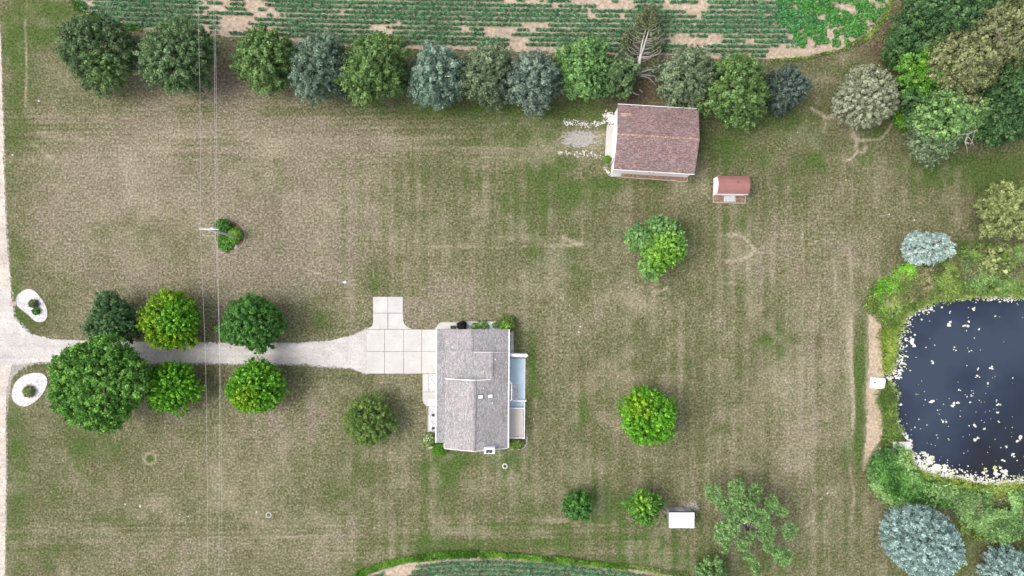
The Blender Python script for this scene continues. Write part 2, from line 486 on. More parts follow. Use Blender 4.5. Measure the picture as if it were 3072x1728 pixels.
# cover masks: green, pale, soil, gravel
def blobs(lst):
    a = np.zeros(GX.shape)
    for cx, cy, sx, sy, amp in lst:
        a += amp * np.exp(-(((PX - cx) / sx) ** 2 + ((PY - cy) / sy) ** 2))
    return a
green = 0.36 + .09 * np.clip((PX - 900) / 900, 0, 1) + .08 * np.clip((PY - 1150) / 300, 0, 1) - .05 * (np.clip((1300 - PX) / 500, 0, 1) * np.clip((1000 - PY) / 300, 0, 1)) + blobs([
    (40,1000,40,900,.35), (200,1330,200,150,.34), (250,1600,300,120,.10), (30,250,70,160,.35), (160,60,120,80,.75), (90,150,60,120,.2),
    (250,300,200,60,.10), (1300,325,420,32,.42), (1750,330,250,60,.40), (1650,470,80,110,.35), (1500,470,140,70,.16), (1330,600,130,110,.22),
    (1400,740,200,110,.18), (1120,835,30,45,.55), (1110,980,40,35,.30), (960,965,40,45,.45), (1180,870,80,30,.16), (1680,610,160,60,.12),
    (1800,560,160,40,.20), (1960,548,150,16,.35), (2150,420,90,110,.42), (2300,560,120,150,.25), (2250,330,120,60,.32), (2440,420,160,110,.25), (2620,400,60,30,.45),
    (2600,520,160,70,.15), (2560,210,160,50,.30), (2700,330,60,80,.3), (2950,520,170,70,.62), (2800,470,120,60,.35), (3050,600,60,80,.5), (2830,760,100,60,.20), (2900,740,80,20,.5),
    (2700,840,90,60,.30), (2575,1050,50,160,.42), (2580,1230,40,160,.36), (2560,1380,60,120,.22), (2330,960,80,90,.36), (2180,850,70,40,.25), (2220,700,80,90,.16),
    (2060,720,90,60,.16), (1600,1150,30,200,.35), (1600,1080,12,60,.3), (1330,1400,60,70,.50), (1420,1380,120,24,.45), (1520,1390,40,50,.5), (1300,1500,80,90,.18),
    (1400,1640,300,18,.30), (1810,1520,50,60,.55), (1780,1690,180,22,.25), (1950,1600,120,60,.12), (2050,1680,100,40,.28), (2300,1700,160,40,.25), (2250,1560,120,120,.12),
    (860,1120,140,30,.30), (600,1130,80,30,.25), (1050,1125,60,20,.25), (700,1200,80,60,.12), (1050,1400,200,150,.10), (420,1130,60,60,.25), (110,1090,100,20,.4), (80,960,40,30,.6), (160,930,30,60,.35),
    (230,820,80,70,.12), (330,700,60,60,.10), (60,800,40,120,.2), (2200,1130,200,200,.06), (2450,750,140,160,.03), (1500,1600,200,70,.12), (900,1500,160,80,.12),
    (1700,700,300,200,.08), (1800,1100,200,200,.07), (1900,1400,300,120,.07), (2400,1560,140,160,.08), (2650,1450,70,80,.2), (2950,1600,160,60,.4), (2480,1650,140,70,.18),
    (330,560,200,150,-.28), (560,560,260,160,-.22), (800,700,260,200,-.22), (300,450,120,60,-.20), (700,420,400,60,-.22), (1100,420,260,60,-.22), (950,600,160,110,-.16), (520,830,260,70,-.22),
    (1000,800,120,60,-.12), (1300,900,100,50,-.18), (1450,460,60,50,-.1), (730,1450,180,120,-.22), (450,1500,80,90,-.20), (270,1480,100,80,-.14), (1100,1600,160,60,-.20), (880,1290,120,60,-.10),
    (1250,1260,80,80,-.05), (1900,900,130,80,-.16), (1700,960,130,60,-.10), (2100,1000,120,100,-.10), (2440,1200,90,220,-.18), (2400,1000,60,60,-.1), (2300,1450,160,120,-.10), (2480,700,120,60,-.1),
    (2400,800,100,100,-.06), (2560,330,100,30,-.05), (2450,240,120,20,-.18), (1780,340,60,30,-.1), (2100,1450,150,80,-.08), (1550,720,200,40,-.10), (1060,740,70,80,-.1), (600,300,300,40,-.05), (1500,1550,160,16,-.12), (1250,1090,60,20,.1)])
# bank of the pond stays green, mowing passes
pondd = pd
green += .5 * np.exp(-(pondd / 3.0) ** 2)
fine_band = (GX > -72) & (GX < 74) & (GY > -42) & (GY < 42)
stripe = np.sin(PX / 41 * 2 * np.pi + 1.5 * fbm(GX, GY, 14, 8, 2)) * np.clip((PX - 500) / 500, 0, 1)
green += .055 * stripe * np.clip(fbm(GX, GY, 20, 44, 2) * 2.4 - .7, 0, 1)
hs_ = np.exp(-((PY - 385) / 45) ** 2) * (PX < 1600) + np.exp(-((PY - 1590) / 60) ** 2) * .7
green += .09 * np.sin(PY / 15 * 2 * np.pi + 3 * fbm(GX, GY, 20, 12, 2)) * hs_
green += 0.75 * (fbm(GX, GY, 9, 21, 5) - .5) + .50 * (fbm(GX, GY, 2.4, 31, 4) - .5)
# small green tussocks
green += .35 * np.clip(fbm(GX, GY, 3.4, 77, 3) - .66, 0, 1) * 4 * (fbm(GX, GY, 14, 78, 2) > .45)

vert_m = np.clip((PX - 700) / 500, .15, 1) * np.clip((PY - 420) / 120, 0, 1)
hor_m = np.clip((1750 - PX) / 300, 0, 1) * np.exp(-((PY - 400) / 95) ** 2) + .8 * np.exp(-((PY - 1610) / 60) ** 2) * np.clip((2100 - PX) / 200, 0, 1)
vstreak = fbm(GX * 2.4, GY * .16, 2.0, 51, 3) - .5 + .12 * np.sin(PX / 39.5 * 2 * np.pi)
hstreak = fbm(GX * .14, GY * 2.6, 2.0, 53, 3) - .5 + .10 * np.sin((PY + PX * .02) / 17 * 2 * np.pi)
vert_m = vert_m * (.35 + .9 * fbm(GX, GY, 11, 58, 2)); green += .46 * vert_m * vstreak + .8 * hor_m * hstreak
pale = blobs([(1000,740,120,100,.15), (430,500,110,120,.42), (330,480,80,60,.25), (170,400,80,40,.2), (520,640,160,80,.16), (560,420,400,22,.22), (1200,420,300,22,.18), (1500,480,80,30,.30),
              (730,1470,110,140,.22), (450,1520,60,70,.16), (300,1490,60,60,.16), (2400,1180,70,160,.25), (2240,1080,80,120,.10), (1890,900,60,40,.35), (1950,920,50,20,.2), (2050,560,60,30,.2),
              (2240,740,80,70,.24), (1620,450,60,40,.2), (1540,715,100,14,.30), (1720,730,40,16,.40), (1745,640,40,50,.12), (1060,1600,120,50,.22), (1670,1562,60,8,.5), (1800,1575,50,6,.4),
              (2400,240,120,12,.3), (2360,180,60,10,.2), (900,440,200,12,.2), (1560,1420,160,60,.08), (2540,1100,14,260,.55), (2500,700,60,60,.06), (2310,960,60,60,.15), (350,880,60,30,.15),
              (2070,1515,30,12,.8), (370,870,80,20,.1), (1850,1090,60,60,.18), (1810,1180,60,60,.15), (160,1010,60,8,.4), (600,1078,600,8,.10), (470,1375,9,9,-.1)])
pale += blobs([(1745,420,75,38,.6)])
pale += .75 * np.exp(-(seg_dist(PX, PY, [(2612,950),(2608,1100),(2603,1200),(2605,1290),(2596,1400),(2620,1350),(2645,1300)]) / 9) ** 2)
pale += .9 * np.exp(-((PX - 2556 - 6 * np.sin(PY / 90)) / 7) ** 2) * np.clip((PY - 960) / 40, 0, 1) * np.clip((1300 - PY) / 60, 0, 1)
lines = [  # dry seams and trails in the turf
    ([(2435,325),(2462,340),(2478,352),(2510,350),(2530,368),(2552,372),(2562,400),(2570,420),(2590,421),(2640,418),(2662,395),(2690,350)], 4.5, .9),
    ([(2552,372),(2556,395),(2560,410),(2572,420),(2565,440),(2575,455),(2590,458),(2598,440)], 4.5, .9),
    ([(2568,460),(2552,478),(2530,482)], 3.5, .6), ([(2468,350),(2478,375),(2470,395)], 3, .5), ([(2510,350),(2516,374)], 3, .5),
    ([(2180,705),(2210,702),(2235,715),(2255,735),(2265,752),(2240,772),(2210,782),(2180,785)], 5, .85),
    ([(2190,850),(2230,855)], 5, .4), ([(2165,850),(2200,846)], 3, .4),
    ([(1958,878),(1985,872),(2000,864)], 5, .6), ([(1850,830),(1855,870)], 2, .3),
    ([(2430,1524),(2445,1510),(2465,1496)], 3, .6), ([(2445,1540),(2440,1560),(2420,1576)], 3, .5),
    ([(2180,1305),(2190,1345),(2225,1358)], 4, .35), ([(100,430),(130,455),(155,475)], 3.5, .7),
    ([(830,775),(900,800),(990,832),(1020,847)], 2.5, .45), ([(75,60),(80,200),(76,320)], 3.5, .5),
    ([(1280,745),(1340,738),(1510,742),(1748,734),(1748,660)], 4, .35),
    ([(1688,714),(1748,734)], 7, .5), ([(2600,820),(2655,835),(2690,812)], 8, .35), ([(2555,1560),(2563,1480),(2550,1400)], 3.5, .45),
    ([(2015,1420),(2100,1395),(2200,1370)], 2.5, .3), ([(1755,990),(1700,945),(1780,905),(1850,890)], 2.5, .25), ([(1118,800),(1120,835)], 2, .5)]
for pts, wd, a in lines:
    d = seg_dist(PX, PY, pts)
    wob = 1 + .8 * (vnoise(GX, GY, .5, 3) - .5)
    pale += 1.35 * a * np.exp(-(d / (wd * wob)) ** 2) * (.45 + .9 * vnoise(GX, GY, .7, 9))
for xx, y0, y1, a in ((2314,700,890,.5), (2360,700,1010,.42), (2408,690,1000,.55), (2453,790,1010,.75), (2501,740,950,.75), (2549,690,900,.7), (2555,900,1330,.8),
                      (2222,620,760,.16), (2130,880,1060,.4), (2176,900,1050,.3), (2265,850,980,.2), (2600,990,1130,.5), (2088,630,760,.3), (2598,1380,1300,.0), (1829,1450,1560,.45), (1247,1580,1650,.3)):
    e = np.clip(np.minimum(PY - y0, y1 - PY) / 60, 0, 1)
    pale += a * np.exp(-((PX - xx - 4 * np.sin(PY / 60)) / 4.0) ** 2) * e * (.35 + .9 * vnoise(GX, GY, .9, 19))
pale += -.42 * vert_m * vstreak - .6 * hor_m * hstreak
pale += .55 * (fbm(GX, GY, 5, 61, 4) - .5) + .75 * np.clip(fbm(GX, GY, 1.7, 64, 3) - .52, -.2, .3)
soil = blobs([(440,270,80,20,.25), (680,240,60,60,.55), (470,240,40,30,.5), (1220,240,30,60,.6), (1405,250,30,50,.7), (1530,200,20,60,.6), (1700,300,60,20,.4), (1920,270,70,40,.8), (1880,300,60,30,.6), (1850,170,30,30,.5),
              (2110,250,20,60,.6), (2640,180,40,40,.25), (3000,640,90,50,.35), (2700,740,22,30,.55), (2660,1540,40,60,.35), (2960,1660,50,40,.5), (2650,100,26,90,.8), (2600,150,50,20,.5), (2040,1525,60,10,.6), (1700,1500,40,60,.15), (1900,1450,60,20,.15),
              (560,950,120,100,.18), (870,1000,60,60,.12), (620,1090,40,40,.15), (1950,700,100,100,.12)])
soil += .45 * (fbm(GX, GY, 4, 91, 3) - .5) + .45 * (fbm(GX, GY, 1.5, 94, 3) - .5)
grav = blobs([(1738,404,74,20,.46), (1732,432,76,18,.46), (1750,416,72,34,.24), (1830,480,20,30,.2)])
road_edge = [W(*p)[:2] for p in [(0,100),(6,280),(11,400),(12,520),(20,700),(28,800),(34,870),(44,950),(95,1005),(150,1020),(260,1024),(500,1027),(700,1031),(900,1031),(1000,1022),(1060,1008),(1100,985)]]
road_edge2 = [W(*p)[:2] for p in [(1100,1122),(1050,1105),(900,1094),(600,1090),(300,1092),(180,1086),(100,1088),(50,1100),(26,1140),(18,1250),(19,1400),(15,1728),(12,1900)]]
dr = np.minimum(seg_dist(GX, GY, road_edge), seg_dist(GX, GY, road_edge2))
grav += .55 * np.exp(-(dr / .35) ** 2)
grav += blobs([(45,1105,50,24,.5), (30,1150,16,40,.3)])
pale += blobs([(2200,760,60,40,.1)])
d1 = np.hypot(PX - 450, PY - 1376); pale += .9 * np.exp(-((d1 - 17) / 5) ** 2); green += .8 * np.exp(-(d1 / 10) ** 2)

ny, nx = GX.shape
me = bpy.data.meshes.new('ground')
V = np.stack([GX, GY, GZ], -1).reshape(-1, 3).astype(np.float32)
idx = np.arange(ny * nx).reshape(ny, nx)
F = np.stack([idx[:-1, :-1], idx[:-1, 1:], idx[1:, 1:], idx[1:, :-1]], -1).reshape(-1)
me.vertices.add(len(V)); me.vertices.foreach_set('co', V.ravel())
me.loops.add(len(F)); me.loops.foreach_set('vertex_index', F.astype(np.int32))
me.polygons.add(len(F) // 4); me.polygons.foreach_set('loop_start', np.arange(0, len(F), 4, dtype=np.int32))
ca = me.attributes.new('cover', 'FLOAT_COLOR', 'POINT')
ca.data.foreach_set('color', np.stack([np.clip(green, 0, 1), np.clip(pale, 0, 1), np.clip(soil, 0, 1), np.clip(grav, 0, 1)], -1).reshape(-1).astype(np.float32))
me.update()

def ground_mat():
    n = NB('lawn')
    at = n.t.nodes.new('ShaderNodeAttribute'); at.attribute_name = 'cover'
    sep = n.t.nodes.new('ShaderNodeSeparateColor'); n.l(at.outputs['Color'], sep.inputs[0])
    g, p, s = sep.outputs; a = at.outputs['Alpha']
    n1 = n.noise(.9, 6, .75); n2 = n.noise(2.6, 5, .8); n3 = n.noise(.16, 5, .65)
    fine = n.rng(n.noise(3.3, 5, .85), .38, .63)
    gf = n.math('ADD', g, n.math('MULTIPLY', n.math('SUBTRACT', n1, .5), 1.5))
    gf = n.math('ADD', gf, n.math('MULTIPLY', n.math('SUBTRACT', n2, .5), 1.1), True)
    tan = n.ramp(fine, [(0, (.092,.086,.044)), (.35, (.196,.182,.104)), (.7, (.330,.308,.190)), (1, (.55,.515,.35))])
    tan = n.mix(n.math('MULTIPLY', n.rng(g, .34, .10, 0, .8), n.rng(n3, .35, .55, .4, 1)), tan, n.ramp(fine, [(0, (.135,.105,.075)), (.5, (.285,.235,.175)), (1, (.56,.485,.40))]))
    gr = n.ramp(fine, [(0, (.062,.066,.028)), (.4, (.128,.134,.060)), (.75, (.215,.220,.108)), (1, (.36,.355,.19))])
    rich = n.ramp(fine, [(0, (.045,.072,.018)), (.5, (.092,.142,.036)), (1, (.175,.24,.075))])
    gr = n.mix(n.rng(g, .62, .95), gr, rich)
    c = n.mix(n.rng(gf, .08, .66), tan, gr)
    pl = n.ramp(fine, [(0, (.30,.245,.165)), (.5, (.46,.395,.285)), (1, (.66,.59,.46))])
    pf = n.math('MULTIPLY', p, n.rng(n2, .36, .60, .35, 1.3), True)
    c = n.mix(pf, c, pl)
    so = n.ramp(fine, [(0, (.085,.055,.038)), (.6, (.155,.108,.078)), (1, (.24,.18,.135))])
    c = n.mix(n.math('MULTIPLY', s, n.rng(n2, .35, .6, .5, 1.2), True), c, so)
    gv = n.ramp(fine, [(0, (.30,.28,.25)), (.5, (.44,.41,.38)), (1, (.62,.58,.55))])
    gk = n.math('GREATER_THAN', n.math('ADD', a, n.math('MULTIPLY', n.math('SUBTRACT', n2, .5), 1.6)), .5)
    c = n.mix(gk, c, gv)
    # tuft shading put into the colour: dark specks for the gaps between blades
    v = n.voro(4.2)
    c = n.mix(n.rng(v, .0, .22, .35, 0), c, (.060,.055,.028))
    n.bump(n.math('ADD', fine, n.math('MULTIPLY', n1, .8)), .9, .10)
    return n.fin(c, .95, .1)
g_ = link('ground', me, ground_mat()); g_['kind'] = 'structure'

# water
def water_mat():
    n = NB('pond_water')
    big = n.noise(.05, 4, .6)
    c = n.ramp(n.rng(big, .38, .62), [(0, (.014,.016,.022)), (.5, (.018,.026,.046)), (1, (.032,.044,.070))])
    n.bump(n.noise(1.3, 3, .5), .05, .02)
    m = n.fin(c, .12, .35)
    return m
wtr = sheet('water', pond, WATER_Z, water_mat(), kind='structure')

# road and gravel driveway
road_px = [(-400,-600),(-6,-600),(-4,0),(2,130),(6,280),(11,400),(11,520),(19,700),(27,800),(33,868),(43,950),(70,985),(95,1003),(150,1018),(260,1022),(500,1026),(700,1030),(900,1030),(1000,1021),(1060,1006),(1101,987),
           (1101,1121),(1050,1104),(900,1093),(600,1089),(300,1091),(180,1085),(110,1086),(60,1094),(30,1120),(20,1160),(17,1250),(18,1400),(14,1728),(10,2300),(-400,2300)]
def road_shape(pxs, i0, i1): return [W(*p)[:2] for p in pxs]
road_poly = [W(*p)[:2] for p in [(-400,-600),(-6,-600),(-4,0),(2,130),(6,280),(11,400),(11,520),(19,700),(27,800),(33,868),(36,930),(38,1000),(38,1090),(30,1120),(20,1160),(17,1250),(18,1400),(14,1728),(10,2300),(-400,2300)]]
sheet('road', road_poly, .006, M['road'], .22, .05, kind='structure')
drive_poly = [W(*p)[:2] for p in [(-30,860),(30,868),(43,950),(70,985),(95,1003),(150,1018),(260,1022),(500,1026),(700,1030),(900,1030),(1000,1021),(1060,1006),(1101,987),(1101,1121),(1050,1104),(900,1093),(600,1089),(300,1091),(180,1085),(110,1086),(60,1094),(-30,1100)]]
sheet('gravel_driveway', drive_poly, .012, M['gravel'], .2, .07, kind='structure', seed=3)

# crop fields
field_top_px = [(150,-700),(205,-20),(240,30),(290,58),(350,82),(420,92),(560,100),(700,110),(900,128),(1100,142),(1400,150),(1800,160),(2050,168),(2200,178),(2350,176),(2450,168),(2545,142),(2600,108),(2650,50),(2690,-30),(2750,-700)]
field_top = [W(*p)[:2] for p in field_top_px]
sheet('field_soil', field_top, .008, M['field_soil'], .3, .08, kind='structure', seed=5)
field_bot_px = [(1000,2300),(1035,1760),(1100,1716),(1160,1696),(1220,1684),(1350,1672),(1500,1670),(1700,1684),(1880,1706),(2000,1722),(2100,1750),(2300,1820),(2500,2300)]
field_bot = [W(*p)[:2] for p in field_bot_px]
sheet('field_soil', field_bot, .008, M['field_soil'], .3, .08, kind='structure', seed=6)

# bare strip beside the pond
path_px = [(2606,945),(2622,938),(2640,952),(2648,1000),(2648,1060),(2652,1120),(2640,1180),(2645,1230),(2652,1280),(2640,1320),(2615,1355),(2595,1400),(2596,1340),(2600,1290),(2606,1220),(2600,1170),(2608,1100),(2606,1020)]
sheet('path', [W(*p)[:2] for p in path_px], .010, M['straw_soil'], .3, .06, kind='structure', seed=8)

# concrete apron: slabs with open joints
conc = MB()
def slab(px0, py0, px1, py1, g=1.0, z=.07, extra=None):
    poly = extra or [(px0 + g, py1 - g), (px1 - g, py1 - g), (px1 - g, py0 + g), (px0 + g, py0 + g)]
    conc.prism([W(*p)[:2] for p in poly], -.05, z)
g = .55
slab(1119, 890, 1164, 939, g); slab(1164, 890, 1209, 939, g)
conc.prism([W(*p)[:2] for p in [(1101,987),(1163,987),(1163,940),(1120,940),(1120,968),(1116,978)][::1]], -.05, .07)
conc.prism([W(*p)[:2] for p in [(1165,987),(1236,987),(1222,981),(1213,972),(1210,963),(1209,940),(1165,940)]], -.05, .07)
for y0, y1 in ((988, 1054), (1054, 1121)):
    for x0, x1 in ((1100, 1154), (1154, 1211), (1211, 1265), (1265, 1314)):
        slab(x0, y0, x1, y1, g)
conc.prism([W(*p)[:2] for p in [(1304,987),(1368,987),(1368,967),(1322,967),(1314,974),(1309,982)]], -.05, .068)
conc.prism([W(*p)[:2] for p in [(1268,1175),(1286,1175),(1286,1122),(1268,1122)]], -.05, .068)
conc.prism([W(*p)[:2] for p in [(1268,1176),(1268,1200),(1272,1211),(1280,1218),(1290,1220),(1314,1220),(1314,1176)]], -.05, .068)
co = conc.build('concrete_driveway', M['concrete'], bevel=0); co['kind'] = 'structure'

# ------------------------------------------------------------------ foliage
def unit(a): return a / (np.linalg.norm(a, axis=-1, keepdims=True) + 1e-9)

def quads(P, N, size, aspect, r, along=None):
    """one leaf-sized quad per point"""
    n = len(P)
    N = unit(N)
    t = along if along is not None else r.normal(size=(n, 3))
    t = unit(t - N * (t * N).sum(1, keepdims=True))
    b = np.cross(N, t)
    s = size * r.uniform(.5, 1.55, (n, 1))
    hx = t * s * .5; hy = b * s * .5 * aspect
    V = np.stack([P - hx, P - hx * .1 + hy, P + hx, P - hx * .1 - hy], 1)
    return V.reshape(-1, 3)

def clump_leaves(Cn, out, cr, per, leaf, aspect, r, flat=1.0, elong=1.25, cvar=.28, lvar=.16, shag=.7):
    """leaves gathered round clump centres Cn (k,3) that face outwards (out)"""
    k = len(Cn)
    ci = np.repeat(np.arange(k), per)
    o = unit(out)[ci]
    d = unit(r.normal(size=(k * per, 3)) + o * .75 + np.array([0, 0, .25]))
    crr = (cr if np.ndim(cr) else np.full(k, cr))[ci][:, None] * r.uniform(.45, 1.05, (k * per, 1))
    off = d * crr
    off = off + o * ((off * o).sum(1, keepdims=True)) * (elong - 1)
    off[:, 2] *= flat
    P = Cn[ci] + off
    N = unit(d + r.normal(size=d.shape) * shag * .6)
    V = quads(P, N, leaf, aspect, r)
    t = .5 + (r.normal(0, cvar * .5, k))[ci] + r.normal(0, lvar, k * per)
    return V, np.clip(t, 0, 1)

def dir_noise(D, r, amp, freq=3.0, n=7):
    a = np.zeros(len(D))
    for _ in range(n):
        v = unit(r.normal(size=3)) * r.uniform(.6, 1.4) * freq
        a += np.sin(D @ v * 1.0 + r.uniform(0, 6.28))
    return 1 + amp * a / math.sqrt(n)

def dome_points(c, R, spacing, r, zmin=-.55, lump=.10, freq=3.4):
    """points on a lumpy ellipsoid: c centre, R radii"""
    c = np.array(c, float); R = np.array(R, float)
    area = 4 * math.pi * ((R[0] * R[1]) ** 1.6 / 3 + 2 * (R[0] * R[2]) ** 1.6 / 3) ** (1 / 1.6)
    n = int(area / spacing ** 2)
    i = np.arange(n) + .5
    ph = np.arccos(1 - 2 * i / n); th = np.pi * (1 + 5 ** .5) * i
    D = np.stack([np.cos(th) * np.sin(ph), np.sin(th) * np.sin(ph), np.cos(ph)], 1)
    D = unit(D + r.normal(size=D.shape) * .35 / math.sqrt(n) * 3.0)
    D = D[D[:, 2] > zmin]
    f = dir_noise(D, r, lump, freq)[:, None]
    P = c + D * R * f
    O = unit(D / R)
    return P, O

def cone_points(base, R, h, spacing, r, z0=.1, power=.75, lump=.12, tiers=0, shift=(0, 0)):
    """points on a conifer envelope"""
    slant = math.hypot(R, h * .9)
    n = int(math.pi * R * slant * 1.25 / spacing ** 2)
    t = 1 - np.sqrt(r.random(n * 2)); t = t[:n]           # 0 base .. 1 top
    t = np.clip(t, 0, .995)
    prof = (1 - t) ** power * np.clip((t + .10) / .22, .55, 1)
    a = r.uniform(0, 2 * np.pi, n)
    D = np.stack([np.cos(a), np.sin(a), t * 2 - .5], 1)
    f = dir_noise(D, r, lump, 3.6) * r.uniform(.88, 1.06, n)
    rr = R * prof * f
    z = h * (z0 + (1 - z0) * t)
    if tiers: z = z + .25 * np.sin(rr * 5)
    P = np.stack([base[0] + np.cos(a) * rr + shift[0] * t, base[1] + np.sin(a) * rr + shift[1] * t, z], 1)
    O = unit(np.stack([np.cos(a), np.sin(a), np.full(n, R / h * .9 + .15)], 1))
    return P, O

def trunk_mesh(base, top, r0, r, limbs=6, spread=2.0, zs=(.35, .8), name='trunk', mat='bark', parent=None):
    m = MB()
    b = Vector(base); t = Vector(top)
    mid = b.lerp(t, .5) + Vector((r.normal(0, .12), r.normal(0, .12), 0))
    m.tube([b, b.lerp(mid, .12), mid, t], [r0 * 1.35, r0, r0 * .7, r0 * .2], 9)
    for i in range(limbs):
        f = zs[0] + (zs[1] - zs[0]) * i / max(1, limbs - 1)
        p = b.lerp(t, f); a = i * 2.4 + r.uniform(0, .6)
        L = spread * (1.1 - f * .6)
        q = p + Vector((math.cos(a) * L * .5, math.sin(a) * L * .5, L * .30))
        e = p + Vector((math.cos(a) * L, math.sin(a) * L, L * .55))
        m.tube([p, q, e], [r0 * .42 * (1.1 - f * .5), r0 * .28, r0 * .08], 6)
    return m.build(name, M[mat], parent, smooth=True)

TREES = 0
def tree(name, label, cat, bx, by, R, h, style, mat, group=None, spacing=None, per=None, leaf=None, cr=None, aspect=.8, lump=None,
         second=None, lobes=None, zc=None, hz=None, lean=(0, 0), power=.75, seed=None, z0=.08, elong=None, auto=0):
    """one tree: Empty at the base > crown, trunk"""
    global TREES
    TREES += 1
    r = rng_(seed if seed is not None else 500 + TREES)
    X, Y, _ = W(bx, by)
    root = empty(name, (X, Y, 0), label, cat, group)
    d = STYLE[style]
    R = R * (1.13 if auto else 1.05)
    sp = spacing or d['spacing']; per = per or d['per']; leaf = leaf or d['leaf']; lump = lump if lump is not None else d['lump']
    cr_ = cr or sp * d['cr']; elong = elong or d['elong']
    if style != 'cone':
        zc = zc if zc is not None else h * .56; hz = hz if hz is not None else h * .44
        lb = list(lobes) if lobes else [(0, 0, 0, 1.0)]
        if auto:        # boughs: smaller domes pushed out of the main one
            lb = [(0, 0, 0, .80)]
            a0 = r.uniform(0, 6.28)
            for k in range(auto):
                a = a0 + k * 6.283 / auto * 1.0 + r.uniform(-.35, .35)
                rr = r.uniform(.50, .74); lb.append((math.cos(a) * rr, math.sin(a) * rr, r.uniform(-.45, .15) * h * .6, r.uniform(.28, .46)))
            for k in range(auto // 2):
                a = r.uniform(0, 6.28); rr = r.uniform(.15, .4); lb.append((math.cos(a) * rr, math.sin(a) * rr, r.uniform(.1, .3) * h * .6, r.uniform(.35, .48)))
        Ps, Os = [], []
        for (lx, ly, lz, s) in lb:
            sc = s if len(lb) > 1 else 1
            P, O = dome_points((lx * R, ly * R, zc + lz), (R * s, R * s, hz * sc), sp, r, lump=lump, freq=5)
            P = P + O * (r.normal(0, .10, (len(P), 1))) * sp * 1.6
            if len(lb) > 1:
                keep = P[:, 2] > .25
                for (kx, ky, kz, ks) in lb:
                    if (kx, ky, kz, ks) == (lx, ly, lz, s): continue
                    q = (P - np.array((kx * R, ky * R, zc + kz))) / np.array((R * ks, R * ks, hz * ks))
                    keep &= np.linalg.norm(q, axis=1) > .88
                P, O = P[keep], O[keep]
            Ps.append(P); Os.append(O)
        P = np.vstack(Ps); O = np.vstack(Os)
        P[:, 0] += lean[0] * np.clip(P[:, 2] / h, 0, 1); P[:, 1] += lean[1] * np.clip(P[:, 2] / h, 0, 1)
        V, t = clump_leaves(P, O, cr_ * r.uniform(.65, 1.3, len(P)), per, leaf, aspect, r, elong=elong, cvar=d['cvar'], shag=d['shag'])
        ins = P[r.random(len(P)) < .5]; oi = unit(ins - np.array([0, 0, zc * .8]))
        V2, t2 = clump_leaves(ins - oi * min(R * .2, .6), oi, cr_ * 1.7, 22, leaf * 1.7, aspect, r, cvar=.2)
        ins = P[r.random(len(P)) < .6]; oi = unit(ins - np.array([0, 0, zc * .8]))
        Va, ta = clump_leaves(ins - oi * min(R * .42, 1.5), oi, cr_ * 2.0, 14, leaf * 2.4, aspect, r, cvar=.2)
        V2 = np.vstack([V2, Va]); t2 = np.concatenate([t2, ta])
        # loose sprigs past the outline
        k = r.random(len(P)) < .35
        V3, t3 = clump_leaves(P[k] + O[k] * cr_ * 1.2, O[k], cr_ * .55, 6, leaf * .9, aspect, r, elong=1.8)
    else:
        P, O = cone_points((0, 0), R, h, sp, r, power=power, lump=lump, shift=lean, z0=z0)
        V, t = clump_leaves(P, O, cr_ * r.uniform(.65, 1.3, len(P)), per, leaf, aspect, r, elong=elong)
        ins = P[r.random(len(P)) < .6].copy(); oi = unit(ins * np.array([1, 1, 0]) + 1e-4)
        ins[:, :2] *= .72
        V2, t2 = clump_leaves(ins, oi, cr_ * 1.3, 12, leaf * 1.5, aspect, r)
        V3, t3 = V[:0], t[:0]
    V = np.vstack([V, V2, V3]); t = np.concatenate([t, t2, t3])
    me = np_mesh('crown', V, 4, t); me.materials.append(M[mat])
    if second:      # a patch of new growth in another tone
        sx, sy, sr, m2 = second
        cc = V.reshape(-1, 4, 3).mean(1)
        sel = (np.hypot(cc[:, 0] - sx * R, cc[:, 1] - sy * R) < sr * R * (1 + .3 * r.normal(size=len(cc)))) & (cc[:, 2] > h * .15)
        me.materials.append(M[m2]); me.polygons.foreach_set('material_index', sel.astype(np.int32))
    link('crown', me, None, root)
    trunk_mesh((0, 0, -.1), (lean[0] * .8, lean[1] * .8, h * .88), .045 * h ** .9 * .6 + .05, r, 7, R * .75, parent=root)
    return root

STYLE = {
    'dome':  dict(spacing=.55, per=40, leaf=.20, lump=.11, cr=.62, elong=1.3, cvar=.34, shag=.7),
    'pine':  dict(spacing=.80, per=74, leaf=.19, lump=.17, cr=.54, elong=1.75, cvar=.42, shag=.65),
    'tuft':  dict(spacing=.54, per=38, leaf=.18, lump=.15, cr=.42, elong=2.0, cvar=.40, shag=.8),
    'wild':  dict(spacing=.80, per=60, leaf=.22, lump=.22, cr=.60, elong=1.3, cvar=.42, shag=.9),
    'cone':  dict(spacing=.42, per=30, leaf=.17, lump=.10, cr=.62, elong=1.7, cvar=.3, shag=.7),
}

def shrub(name, label, bx, by, R, h, mat, group=None, cat='shrub', per=26, leaf=.13, spacing=.2, h0=0, lump=.08, aspect=.8, lobes=None, second=None):
    return tree(name, label, cat, bx, by, R, h, 'dome', mat, group, spacing=spacing, per=per, leaf=leaf, zc=h * .45, hz=h * .55, lump=lump, aspect=aspect, lobes=lobes, second=second, elong=1.2, cr=spacing*.65)

